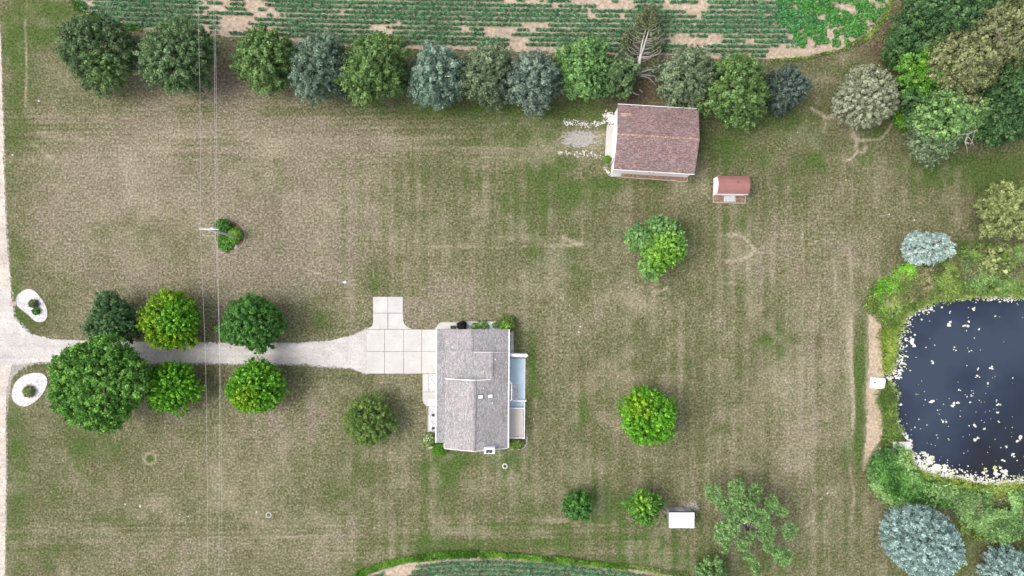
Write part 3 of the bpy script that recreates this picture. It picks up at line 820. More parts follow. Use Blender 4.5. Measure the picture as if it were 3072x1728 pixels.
row = 'trees in the windbreak row along the upper field'
tree('pine_tree', 'large dark green pine, leftmost of the row below the upper field', 'tree', 356, 184, 4.0, 8.6, 'pine', 'pine_dark', row, zc=4.4, hz=4.0, lump=.10, second=(.35,-.75,.42,'pine_green'), auto=6)
tree('pine_tree', 'large dark green pine under the power lines, second from left in the row', 'tree', 588, 208, 3.8, 9.4, 'pine', 'pine_mid', row, zc=4.5, hz=4.8, auto=8)
tree('pine_tree', 'mid green pine just right of the power lines', 'tree', 838, 210, 3.3, 8.8, 'pine', 'pine_green', row, zc=4.2, hz=4.5, auto=7)
tree('pine_tree', 'blue green pine with ragged lower edge, touching a green pine on its right', 'tree', 992, 240, 3.3, 10.2, 'pine', 'pine_blue', row, zc=4.3, hz=5.5, auto=8)
tree('pine_tree', 'fresh green pine, tallest of the middle of the row, beside a soil gap', 'tree', 1150, 244, 3.6, 10.4, 'pine', 'pine_green', row, zc=4.6, hz=5.4, auto=8)
tree('spruce_tree', 'pale teal spruce with layered branches, right of the soil gap', 'tree', 1322, 262, 3.0, 9.8, 'pine', 'spruce_teal', row, zc=4.2, hz=5.1, auto=7)
tree('pine_tree', 'pale grey green pine next to the teal spruce', 'tree', 1456, 258, 3.0, 9.6, 'pine', 'pine_grey', row, zc=4.2, hz=5.0, auto=7)
tree('spruce_tree', 'slate blue spruce reaching furthest down into the lawn from the row', 'tree', 1598, 272, 2.9, 10.0, 'pine', 'spruce_slate', row, zc=4.2, hz=5.4, auto=7)
tree('broadleaf_tree', 'light yellow green tree between the slate blue spruce and the broken tree', 'tree', 1742, 234, 3.1, 8.0, 'wild', 'light_green', row, zc=4.0, hz=3.8, auto=8, spacing=.62, lump=.12)
tree('pine_tree', 'thin green pine standing close on the left of the broken tree', 'tree', 1842, 250, 1.9, 5.2, 'wild', 'pine_mid', row, spacing=.6, zc=2.7, hz=2.6, lump=.30)
tree('pine_tree', 'grey green pine right of the broken tree, overhanging the barn roof', 'tree', 2036, 266, 2.9, 9.0, 'pine', 'pine_grey', row, zc=4.3, hz=4.6, auto=8)
tree('pine_tree', 'broad green pine above the right end of the barn', 'tree', 2172, 296, 3.6, 10.5, 'pine', 'pine_green', row, zc=4.7, hz=5.4, auto=9)
tree('pine_tree', 'small dark blue green pine at the right end of the row', 'tree', 2322, 290, 2.35, 7.0, 'pine', 'dark_blue', row, spacing=.6, zc=3.3, hz=3.6, auto=5)
tree('olive_tree', 'round silvery grey green tree standing alone by the woods', 'tree', 2562, 316, 3.25, 6.2, 'pine', 'silver', zc=3.1, hz=3.1, lump=.10, spacing=.62, elong=1.8)

dg = 'trees beside the gravel driveway'
tree('maple_tree', 'small dark green tree above the driveway, nearest the road', 'tree', 382, 952, 2.6, 6.0, 'dome', 'maple_deep', dg, spacing=.62, lump=.14, auto=5)
tree('maple_tree', 'yellow green maple above the driveway', 'tree', 556, 957, 3.35, 7.0, 'tuft', 'maple_yellow', dg, lump=.13, second=(.45,.1,.62,'maple_bright'), auto=5)
tree('maple_tree', 'rounded deep green maple above the driveway, right of the power lines', 'tree', 792, 963, 3.3, 7.6, 'dome', 'maple_green', dg, spacing=.64, lump=.09, auto=6, leaf=.17, per=60, cr=.36)
tree('oak_tree', 'very large green tree spreading over the lower edge of the driveway', 'tree', 384, 1130, 5.25, 11, 'wild', 'oak_green', dg, lump=.11, spacing=.74,
     lobes=[(0,0,0,.82),(-.38,.25,.2,.56),(.1,.50,0,.52),(.55,.1,0,.50),(.0,-.52,-.5,.52),(-.55,-.20,-.5,.5),(.38,.42,0,.4)])
tree('maple_tree', 'bright green maple below the driveway, beside the very large tree', 'tree', 545, 1150, 3.05, 6.0, 'tuft', 'maple_bright', dg, lump=.13, auto=5)
tree('maple_tree', 'bright green maple below the driveway, right of the power lines', 'tree', 800, 1152, 3.3, 7.0, 'tuft', 'maple_bright', dg, lump=.10, second=(-.2,-.3,.45,'maple_yellow'), auto=4)
tree('juniper_tree', 'dark green spiky evergreen alone on the lawn left of the house', 'tree', 1124, 1252, 2.7, 4.4, 'dome', 'juniper', spacing=.62, lump=.12, leaf=.24, aspect=.35, per=56, elong=1.9, cr=.36)
tree('linden_tree', 'bright lime green tree with ragged lobes right of the house, below the barn', 'tree', 1952, 742, 3.35, 6.2, 'dome', 'light_green', spacing=.52, lump=.12, leaf=.22,
     lobes=[(-.65,.30,0,.40),(-.28,.0,-.4,.34),(.05,.68,-.3,.34),(.35,.25,.3,.60),(.55,-.1,0,.5),(.1,-.45,.2,.42),(-.15,-.75,0,.40),(.62,.60,-.3,.26),(-.25,.42,-.4,.22)], zc=3.4, hz=2.8, second=(.25,-.35,.75,'lime'))
tree('maple_tree', 'very bright round green maple alone on the lawn right of the house', 'tree', 1926, 1234, 3.4, 6.8, 'tuft', 'maple_bright', lump=.10, spacing=.56, cr=.25, auto=7, second=(-.35,.4,.35,'maple_yellow'))
tree('fruit_tree', 'small green tree on the lower lawn, left one of the pair near the white shed', 'tree', 1728, 1500, 1.8, 4.2, 'tuft', 'maple_green', 'small trees on the lower lawn', lump=.2, auto=4)
tree('fruit_tree', 'small yellow green tree next to the white shed', 'tree', 1918, 1500, 2.1, 4.8, 'tuft', 'oak_green', 'small trees on the lower lawn', lump=.12, second=(-.15,.3,.45,'lime'), auto=4)
tree('spruce_tree', 'pale icy blue spruce beside the reeds above the pond', 'tree', 2728, 750, 2.0, 9.2, 'cone', 'ice_blue', power=.5, spacing=.5, per=44, leaf=.15)
tree('spruce_tree', 'large rounded steel blue spruce below the pond', 'tree', 2698, 1582, 3.65, 9.4, 'pine', 'steel_blue', spacing=.62, zc=4.6, hz=5.0, leaf=.15, per=64, lump=.06, cr=.34)
tree('spruce_tree', 'steel blue spruce cut by the lower right corner', 'tree', 2990, 1698, 2.7, 6.0, 'pine', 'steel_blue', zc=2.8, hz=3.0, spacing=.66, leaf=.16, lump=.12)
tree('pine_tree', 'broad olive green pine at the right edge above the pond', 'tree', 2962, 640, 3.1, 6.8, 'pine', 'olive', zc=3.4, hz=3.4, auto=6, second=(.9,.1,.5,'pine_blue'))
tree('pine_tree', 'green pine at the bottom edge, left of the pale sprawling tree', 'tree', 2120, 1712, 2.0, 4.2, 'pine', 'apple', lump=.22, aspect=.45, spacing=.62)
tree('lilac_shrub', 'yellow green rounded shrub among the reeds right of the icy spruce', 'shrub', 2968, 782, 1.5, 2.6, 'wild', 'olive', lump=.2, second=(.3,.0,.5,'weed'))

# the woods in the upper right corner
wg = 'trees in the woods at the upper right'
tree('woodland_tree', 'bright green tree at the front of the woods, left side', 'tree', 2702, 246, 2.8, 8.5, 'wild', 'oak_green', wg, zc=5.4, hz=3.0, auto=5, second=(.1,-.1,.7,'vine'))
tree('woodland_tree', 'dark green low tree below the bright one at the woods front', 'tree', 2715, 305, 2.5, 5.6, 'wild', 'wood_green', wg)
tree('woodland_tree', 'dense blue green tree at the top left of the woods', 'tree', 2690, 150, 3.6, 8.5, 'wild', 'wood_green', wg, auto=6)
tree('woodland_tree', 'tall blue green tree at the top edge of the woods', 'tree', 2752, 92, 3.9, 12.5, 'wild', 'maple_deep', wg, zc=8.2, hz=4.2, auto=6)
tree('woodland_tree', 'vine covered green tree hanging over the lawn', 'tree', 2772, 372, 3.7, 9.5, 'wild', 'apple', wg, zc=5.4, hz=4.0, second=(.25,.45,.4,'willow'), auto=7)
tree('woodland_tree', 'ragged grey green tree with bare twigs at the lower tip of the woods', 'tree', 2752, 440, 2.5, 6.4, 'wild', 'pine_grey', wg, lump=.30, per=36, auto=5)
tree('willow_tree', 'tall yellowish olive tree in the upper right corner', 'tree', 2862, 160, 4.2, 13.5, 'wild', 'willow', wg, zc=9, hz=4.4, auto=7)
tree('willow_tree', 'brownish olive tree in the middle of the woods', 'tree', 2772, 245, 3.6, 11.5, 'wild', 'willow', wg, zc=7.6, hz=3.6, auto=7)
tree('willow_tree', 'yellow green tree at the right edge near the top', 'tree', 2905, 60, 4.0, 13.5, 'wild', 'olive', wg, zc=9, hz=4.6, auto=7)
tree('woodland_tree', 'green tree at the right edge of the woods above the lawn', 'tree', 2935, 372, 3.0, 7.5, 'wild', 'wood_green', wg, auto=5)
tree('woodland_tree', 'deep green tall tree at the right frame edge inside the woods', 'tree', 2935, 290, 3.3, 10, 'wild', 'wood_green', wg, zc=6.5, hz=3.6, auto=6)
tree('woodland_tree', 'shaded understorey tree in the centre of the woods', 'tree', 2850, 320, 3.2, 6, 'wild', 'wood_green', wg)
tree('woodland_tree', 'blue green low tree between the tall ones at the top of the woods', 'tree', 2800, 150, 3.2, 8, 'wild', 'maple_deep', wg)
shrub('vine_shrub', 'low bright green shrub at the front corner of the woods', 2708, 345, 1.6, 1.8, 'vine', cat='shrub', leaf=.22, spacing=.4, lump=.22)

# fallen bare branches at the woods
def branch_set(name, label, cat, paths, mat='dead_wood', seed=1, twigs=6, group=None):
    r = rng_(seed); b0 = paths[0][0]; X, Y, Z = W(*b0)
    root = empty(name, (X, Y, 0), label, cat, group)
    for pts in paths:
        m = MB()
        q = [Vector(W(*p)) - Vector((X, Y, 0)) for p in pts]
        n = len(q); m.tube(q, [.09 * (1 - i / n) + .025 for i in range(n)], 6)
        for _ in range(twigs):
            i = r.integers(0, n - 1); f = r.random()
            s = q[i].lerp(q[i + 1], f); d = (q[i + 1] - q[i]).normalized()
            a = r.choice([-1, 1]) * r.uniform(.4, 1.0); L = r.uniform(.8, 2.2)
            e = s + Vector((d.x * math.cos(a) - d.y * math.sin(a), d.x * math.sin(a) + d.y * math.cos(a), r.uniform(-.1, .3))) * L
            m.tube([s, s.lerp(e, .5) + Vector((0, 0, .1)), e], [.05, .035, .015], 5)
        m.build('branch', M[mat], root, smooth=True)
    return root
branch_set('fallen_branches', 'bare grey branches lying in the dark gap of the woods', 'branches',
           [[(2842,291,5.5),(2800,294,5),(2765,305,4.2),(2730,320,3)], [(2840,270,5.5),(2810,278,5),(2785,290,4.5)], [(2842,291,5.5),(2815,312,4.5),(2790,328,3.5)]], seed=4)
branch_set('dead_limb', 'bare pale limb poking from the lower tip of the woods', 'branches',
           [[(2930,390,7.6),(2905,402,7.4),(2870,405,7.2)], [(2905,402,7.4),(2895,425,7.2),(2900,440,7)]], seed=5, mat='bark_pale', twigs=4)
branch_set('dead_limb', 'bare branching limb high in the yellowish tree at the upper right', 'branches',
           [[(3015,140,13.0),(2998,105,13.0),(2980,65,13.2)], [(3040,130,12.8),(3048,112,12.9)]], seed=6, twigs=3, mat='bark')

# broken tree: trunk, snapped top, bare ribs, dead foliage
def broken_tree():
    r = rng_(77)
    X, Y, _ = W(1894, 264)
    root = empty('broken_tree', (X, Y, 0), 'snapped dead pine with pale bare trunk and ribs, its top lying over the field', 'tree')
    P = lambda x, y, z: Vector(W(x, y, z)) - Vector((X, Y, 0))
    m = MB(); m.tube([P(1893,266,0), P(1899,248,1.2), P(1907,232,2.2), P(1912,222,2.8)], [.36, .27, .24, .22], 10); m.build('trunk', M['bark_pale'], root, smooth=True)
    m = MB()
    for k in range(6):
        a = k * 1.05; m.tube([P(1911,224,2.7) + Vector((math.cos(a)*.12, math.sin(a)*.12, 0)), P(1913,210,3.2) + Vector((math.cos(a)*.18, math.sin(a)*.18, r.uniform(0,.3)))], [.08, .02], 5)
    m.build('split_stump', M['split_wood'], root)
    leader = [(1912,222,2.9),(1916,200,3.1),(1921,170,3.0),(1930,145,2.8),(1938,120,2.7),(1945,95,2.6),(1951,74,2.5)]
    second = [(1921,160,3.0),(1926,130,2.9),(1934,100,2.8),(1940,76,2.6)]
    m = MB(); m.tube([P(*p) for p in leader], [.26,.22,.19,.15,.11,.08,.05], 8); m.build('fallen_trunk', M['dead_wood'], root, smooth=True)
    m = MB(); m.tube([P(*p) for p in second], [.12,.09,.07,.03], 7); m.build('fallen_trunk', M['dead_wood'], root, smooth=True)
    ribs = MB()
    for i in range(26):
        f = i / 25; y = 212 - f * 130; k = 1 - f * .35
        for s, xx in ((-1, 1914 + f * 26), (1, 1918 + f * 34)):
            if r.random() < .22: continue
            L = (46 + r.uniform(-24, 22)) * (1 if f < .75 else .7) * (1.0 if s < 0 else .85)
            yy = y + r.uniform(-7, 7)
            pts = [P(xx, yy, 2.9), P(xx + s * L * .45, yy - 3 + 0 * L, 2.9 + r.uniform(-.3, .4)), P(xx + s * L * .85, yy - L * .32, 2.8 + r.uniform(-.5, .6)), P(xx + s * L * .98, yy - L * .62, 2.6 + r.uniform(-.5, .5))]
            ribs.tube(pts, [.05, .036, .026, .014], 5)
    for pts in ([(1910,222,2.8),(1890,222,3),(1865,232,2.8),(1848,248,2.3),(1834,265,1.5)], [(1912,223,2.8),(1940,225,2.6),(1962,228,2.2),(1982,240,1.6)], [(1913,226,2.6),(1945,232,2.2),(1962,248,1.6),(1970,262,1.0)],
                [(1912,220,2.9),(1945,210,3),(1990,205,2.6)], [(1908,218,2.9),(1895,202,3),(1886,186,3)], [(1905,240,1.8),(1890,244,1.6),(1880,252,1.3)], [(1912,172,3),(1950,171,3),(1975,163,2.8),(1985,150,2.6)]):
        ribs.tube([P(*p) for p in pts], [.10 * (1 - i / len(pts)) + .03 for i in range(len(pts))], 6)
    ribs.build('branch', M['bark_pale'], root, smooth=True)
    # foliage that still hangs on: the top and the two sides
    cen = []
    def add(cx, cy, sx, sy, n, z=2.4):
        a = r.uniform(0, 2 * np.pi, n); q = np.sqrt(r.random(n))
        for k in range(n): cen.append(P(cx + sx * q[k] * math.cos(a[k]), cy + sy * q[k] * math.sin(a[k]), z + r.uniform(-.5, .5)))
    add(1950, 58, 27, 34, 130); add(1965, 100, 16, 40, 60); add(1918, 90, 14, 34, 50); add(1972, 140, 9, 24, 24, 2.0); add(1880, 120, 18, 14, 34, 2.0); add(1892, 100, 14, 10, 20)
    add(1945, 30, 12, 12, 24); add(1888, 140, 16, 34, 46, 2.0); add(1962, 170, 12, 30, 36, 2.0); add(1940, 60, 34, 44, 70, 2.2)
    Cn = np.array([tuple(c) for c in cen]); O = np.tile(np.array([.15, 1.0, .35]), (len(Cn), 1)) + r.normal(0, .3, (len(Cn), 3))
    V, t = clump_leaves(Cn, O, np.full(len(Cn), .26), 20, .26, .35, r, elong=2.2)
    link('needles', np_mesh('needles', V, 4, t), M['dead_needle'], root)
    cen.clear(); add(1880, 160, 22, 24, 60, 1.6); add(1985, 200, 22, 18, 40, 1.8); add(1950, 212, 20, 8, 26, 2.2); add(1868, 205, 18, 30, 50, 1.6); add(1842, 240, 16, 22, 30, 1.4)
    Cn = np.array([tuple(c) for c in cen]); O = np.tile(np.array([0, .2, 1.0]), (len(Cn), 1)) + r.normal(0, .4, (len(Cn), 3))
    V, t = clump_leaves(Cn, O, np.full(len(Cn), .30), 20, .24, .5, r)
    link('foliage', np_mesh('foliage', V, 4, t), M['pine_grey'], root)
broken_tree()

# sprawling tree on the lower lawn: limbs with tufts of foliage
def sprawling():
    r = rng_(88)
    X, Y, _ = W(2222, 1568)
    root = empty('apple_tree', (X, Y, 0), 'sprawling open tree with pale limbs and separate tufts of foliage near the bottom edge', 'tree')
    P = lambda x, y, z: Vector(W(x, y, z)) - Vector((X, Y, 0))
    tips = [(2140,1480,4.6,24,30),(2165,1510,4.4,18,22),(2208,1462,5,24,26),(2215,1495,5,26,22),(2265,1470,4,18,22),(2255,1500,4.4,22,20),(2315,1512,4.6,20,28),(2345,1535,4,20,14),(2370,1590,4.4,22,28),(2240,1535,5.6,34,34),
            (2285,1560,5.2,26,30),(2185,1520,4.6,18,20),(2300,1600,4.8,22,30),(2305,1640,4.6,14,22),(2350,1670,4.2,28,26),(2330,1655,4.2,18,16),(2170,1600,4.8,28,36),(2205,1580,5,24,26),(2175,1640,4.0,12,20),
            (2225,1630,4.4,18,22),(2245,1665,4.0,13,18),(2262,1692,3.8,14,16),(2270,1715,3.6,14,14),(2195,1550,5,22,16),(2255,1610,4.2,16,20)]
    m = MB(); m.tube([Vector((0,0,-.1)), Vector((.1,0,1.2)), Vector((.2,0,2.4))], [.4,.3,.26], 9); m.build('trunk', M['bark'], root, smooth=True)
    lm = MB(); cen = []; cr = []
    for (x, y, z, sx, sy) in tips:
        e = P(x, y, z - .3); s = Vector((.2, 0, 2.2)); mid = s.lerp(e, .5) + Vector((r.normal(0,.25), r.normal(0,.25), .5))
        lm.tube([s, s.lerp(mid, .5) + Vector((r.normal(0,.2),r.normal(0,.2),.1)), mid + Vector((0,0,-.6)), e + Vector((0,0,-.2))], [.10,.075,.05,.02], 6)
        n = int(sx * sy / 9)
        a = r.uniform(0, 2*np.pi, n); q = np.sqrt(r.random(n))
        for k in range(n):
            cen.append(tuple(P(x + sx*q[k]*math.cos(a[k]), y + sy*q[k]*math.sin(a[k]), z + r.uniform(-.7,.6)*(1.1-q[k]))))
    lm.build('limb', M['bark_pale'], root, smooth=True)
    Cn = np.array(cen); O = np.tile(np.array([0,0,1.0]), (len(Cn),1)) + r.normal(0,.5,(len(Cn),3))
    V, t = clump_leaves(Cn, O, r.uniform(.18,.38,len(Cn)), 22, .19, .6, r)
    link('foliage', np_mesh('foliage', V, 4, t), M['apple'], root)
sprawling()

# ------------------------------------------------------------------ crops
def crop_rows():
    r = rng_(5)
    cen = []; lush = []; tl = []
    # rows run nearly level, dipping a little to the right
    def rowy(x, k):
        return -60 + k * 14.6 + np.interp(x, [0, 400, 900, 1500, 2200, 3000], [-30, -14, 4, 16, 22, 24]) - 12
    for k in range(-20, 19):
        xs = np.arange(120, 2760, 4.6) + r.uniform(-1, 1, len(np.arange(120, 2760, 4.6)))
        ys = rowy(xs, k) + r.normal(0, .9, len(xs))
        wx, wy = (xs - 1536) * CAM_H / FPX, (864 - ys) * CAM_H / FPX
        inside = in_poly(wx, wy, field_top) & (seg_dist(wx, wy, field_top, True) > .35)
        gap = fbm(xs, ys * 3.2, 130, 200, 3) + .30 * (vnoise(xs, np.full(len(xs), k * 997.0), 34, 300 + 0) - .5)
        dens = .52 - .13 * np.exp(-((xs - 400) / 330) ** 2) + .02 * np.clip((ys - 60) / 90, -1, 1)
        ok = inside & (gap > dens - .175 - .05 * (vnoise(xs, ys, 9, 5) > .5)) & (xs < 2420 + 60 * np.sin(k))
        for x, y, g in zip(wx[ok], wy[ok], gap[ok] - dens[ok]): cen.append((x, y, .16, min(1.0, .80 + g * 3)))
    P = np.array(cen)
    sc = np.clip(P[:, 3], .72, 1.05)
    V, t = clump_leaves(P[:, :3] * [1, 1, 1], np.tile([0, 0, 1.0], (len(P), 1)), .37 * sc, 20, .19, .7, r, flat=.7, cvar=.34)
    o = link('crop_plants', np_mesh('crop_plants', V, 4, t), M['crop']); tag(o, 'rows of dark green bean plants in the upper field', kind='stuff')
    # lush right end of the upper field and weedy rim
    poly = [W(*p)[:2] for p in [(2330,-200),(2720,-200),(2680,-20),(2640,50),(2590,105),(2540,136),(2440,150),(2400,140),(2330,60)]]
    Q = sample_poly(poly, 5200, 11)
    d = fbm(Q[:, 0], Q[:, 1] * 1.6, 2.4, 60, 3); Q = Q[d > .34 + .05 * (Q[:, 0] > 47) + .08 * (Q[:, 1] < 32.2)]
    V, t = clump_leaves(np.column_stack([Q, np.full(len(Q), .14)]), np.tile([0, 0, 1.0], (len(Q), 1)), .26, 12, .19, .75, r, flat=.7)
    o = link('crop_plants', np_mesh('crop_plants', V, 4, t), M['crop_lush']); tag(o, 'lush bright green plants filling the right end of the upper field', kind='stuff')
    # lower field rows follow its curved edge
    cen = []
    ex = np.array([1000, 1100, 1200, 1350, 1500, 1700, 1880, 2000, 2100, 2300]); ey = np.array([1800, 1722, 1692, 1678, 1677, 1691, 1713, 1729, 1757, 1830])
    for k in range(0, 16):
        xs = np.arange(1020, 2300, 3.8); ys = np.interp(xs, ex, ey) + 8 + k * 14.0 + np.interp(xs, [1000, 1400, 2300], [10, 0, 0])
        wx, wy = (xs - 1536) * CAM_H / FPX, (864 - ys) * CAM_H / FPX
        gap = fbm(xs, ys * 3, 120, 401, 3)
        ok = (gap > .26 + .2 * np.clip((xs - 1850) / 150, 0, 1) + .22 * np.exp(-((xs - 1220) / 26) ** 2) * (k < 1)) & in_poly(wx, wy, field_bot)
        for x, y in zip(wx[ok], wy[ok]): cen.append((x + r.normal(0, .02), y + r.normal(0, .05), .20))
    P = np.array(cen)
    V, t = clump_leaves(P, np.tile([0, 0, 1.0], (len(P), 1)), .34, 18, .17, .7, r, flat=.8, cvar=.34)
    o = link('crop_plants', np_mesh('crop_plants', V, 4, t), M['crop']); tag(o, 'dense dark green crop rows in the lower field', kind='stuff')
crop_rows()

def scatter(name, label, poly_px, n, mat, size=.2, cr=.25, per=8, h=.25, aspect=.5, seed=1, thin=0, up=1.0, kind='stuff', flat=1.0, spill=0):
    r = rng_(seed)
    poly = [W(*p)[:2] for p in poly_px]
    Q = sample_poly(poly, n, seed)
    if spill: Q = Q + r.normal(0, spill, Q.shape)
    if thin:
        d = fbm(Q[:, 0], Q[:, 1], 2.6, seed + 70, 3); Q = Q[d > thin]
    z = h * (.5 + .9 * fbm(Q[:, 0], Q[:, 1], 2.2, seed + 5, 3))
    P = np.column_stack([Q, z]); O = np.column_stack([r.normal(0, .5, len(Q)), r.normal(0, .5, len(Q)), np.full(len(Q), up)])
    V, t = clump_leaves(P, O, cr * r.uniform(.6, 1.3, len(P)), per, size, aspect, r, flat=flat)
    t = np.clip(t + 1.5 * np.repeat(fbm(Q[:, 0], Q[:, 1], 2.4, seed + 9, 3) - .5, per), 0, 1)
    o = link(name, np_mesh(name, V, 4, t), M[mat]); return tag(o, label, kind=kind)

# weedy rims of the fields
scatter('weeds', 'bright green weeds along the upper left rim of the upper field', [(205,-20),(235,-20),(275,40),(340,68),(430,82),(430,94),(340,86),(280,64),(225,30)], 420, 'vine', .16, .22, 8, .12, seed=31)
scatter('weeds', 'green weeds along the right rim of the upper field', [(2300,180),(2420,168),(2520,148),(2600,100),(2650,40),(2672,-20),(2684,-20),(2660,60),(2610,118),(2540,152),(2430,176),(2310,186)], 600, 'weed', .15, .2, 8, .1, seed=32)
scatter('weeds', 'bright green weeds along the curved rim of the lower field', [(1040,1740),(1090,1705),(1160,1682),(1240,1666),(1350,1652),(1470,1652),(1590,1664),(1700,1672),(1790,1684),(1880,1698),(1880,1708),(1700,1690),(1500,1672),(1350,1674),(1220,1686),(1110,1716),(1060,1750)], 1900, 'vine', .17, .24, 9, .18, seed=33)
scatter('weeds', 'pale flowering weeds beyond the right part of the lower field', [(1560,1662),(1700,1674),(1900,1694),(2060,1716),(2080,1740),(1900,1708),(1700,1688),(1560,1672)], 600, 'weed', .14, .2, 8, .15, seed=34, thin=.42)
scatter('weeds', 'brown dried plants on the bank between field and woods', [(2620,120),(2660,70),(2690,20),(2720,20),(2715,120),(2700,190),(2680,200),(2640,150)], 520, 'reed', .16, .24, 8, .2, seed=35, thin=.35)

# pond vegetation
scatter('bank_weeds', 'rough yellow green growth covering the bank above the pond', [(2620,935),(2625,890),(2655,850),(2710,812),(2770,790),(2870,760),(2960,740),(3110,735),(3110,884),(3000,874),(2880,878),(2800,888),(2745,915),(2700,940),(2680,975),(2655,985)], 5200, 'weed', .28, .34, 9, .5, .28, seed=41, spill=.35, thin=.30)
scatter('bank_weeds', 'green leafy weeds on the bank above the pond', [(2600,900),(2630,870),(2690,812),(2740,790),(2790,790),(2840,800),(2790,830),(2700,850),(2670,880),(2640,930)], 1500, 'maple_bright', .20, .26, 9, .5, .7, seed=42, spill=.5, thin=.50)
scatter('reeds', 'straw coloured seed heads standing in the upper bank growth', [(2640,900),(2700,830),(2790,790),(2900,760),(3110,740),(3110,840),(2900,850),(2780,880),(2690,930)], 2200, 'reed', .28, .3, 9, .75, .25, seed=62, spill=.4, thin=.50)
scatter('bank_weeds', 'mixed green growth beyond the reeds at the right edge', [(2880,770),(3110,730),(3110,870),(2960,870),(2880,850)], 2200, 'apple', .28, .34, 9, .6, .3, seed=49, spill=.35, thin=.40)
scatter('bank_weeds', 'rough mixed weeds on the upper left bank above the bare strip', [(2598,915),(2612,880),(2640,850),(2690,815),(2740,792),(2770,800),(2740,860),(2700,900),(2670,935),(2650,985),(2636,950),(2615,935)], 1500, 'weed', .2, .28, 9, .4, .6, seed=43, spill=.4, thin=.36)
scatter('shore_grass', 'bright yellow green grass along the pond edge', [(2640,1000),(2655,965),(2690,940),(2745,908),(2800,880),(2900,866),(3110,866),(3110,890),(3000,884),(2880,890),(2800,900),(2748,928),(2706,950),(2694,1000),(2686,1060),(2676,1100),(2666,1120),(2650,1120),(2650,1060)], 2300, 'shore_grass', .20, .24, 9, .2, .35, seed=43, spill=.35)
scatter('shore_grass', 'fresh green grass between bare strip and pond by the dock', [(2655,1160),(2672,1150),(2686,1200),(2680,1250),(2696,1300),(2700,1325),(2660,1325),(2648,1290),(2650,1230),(2632,1200)], 1100, 'weed', .20, .24, 10, .3, .4, seed=44, spill=.35)
scatter('shore_grass', 'yellow green grass on the lower pond shore', [(2690,1350),(2722,1350),(2722,1375),(2738,1402),(2770,1422),(2850,1444),(2950,1460),(3110,1458),(3110,1480),(2950,1482),(2850,1468),(2760,1444),(2715,1410),(2700,1380)], 1700, 'shore_grass', .22, .26, 9, .3, .35, seed=45, spill=.35)
scatter('bank_weeds', 'dense green weeds on the bank below the dock', [(2598,1400),(2612,1370),(2660,1335),(2700,1345),(2712,1400),(2760,1442),(2850,1465),(2980,1478),(3110,1475),(3110,1640),(2990,1620),(2880,1560),(2860,1515),(2780,1500),(2720,1510),(2660,1505),(2620,1470),(2600,1430)], 5200, 'apple', .26, .34, 9, .7, .6, seed=46, spill=.35, thin=.33)
scatter('bank_weeds', 'darker leafy patches on the bank below the dock', [(2600,1400),(2640,1350),(2700,1400),(2780,1450),(2870,1470),(2870,1500),(2720,1508),(2640,1480)], 1300, 'maple_green', .26, .32, 10, .8, .7, seed=47, spill=.35, thin=.48)
scatter('reeds', 'dry straw coloured reeds at the right below the pond', [(2850,1500),(2980,1485),(3110,1485),(3110,1660),(3000,1640),(2890,1580)], 1600, 'reed', .30, .34, 8, .6, .2, seed=48, spill=.35, thin=.50)
scatter('grass_tufts', 'rough green grass on the bank right of the blue spruce', [(2860,1490),(3110,1480),(3110,1660),(3000,1650),(2880,1600)], 1800, 'weed', .2, .3, 8, .2, .4, seed=50, thin=.36)
scatter('woodland_floor', 'dark undergrowth filling the woods floor', [(2690,-100),(3250,-100),(3250,420),(2880,420),(2760,380),(2700,340),(2700,180)], 3600, 'wood_green', .34, .5, 10, 1.1, .7, seed=51)

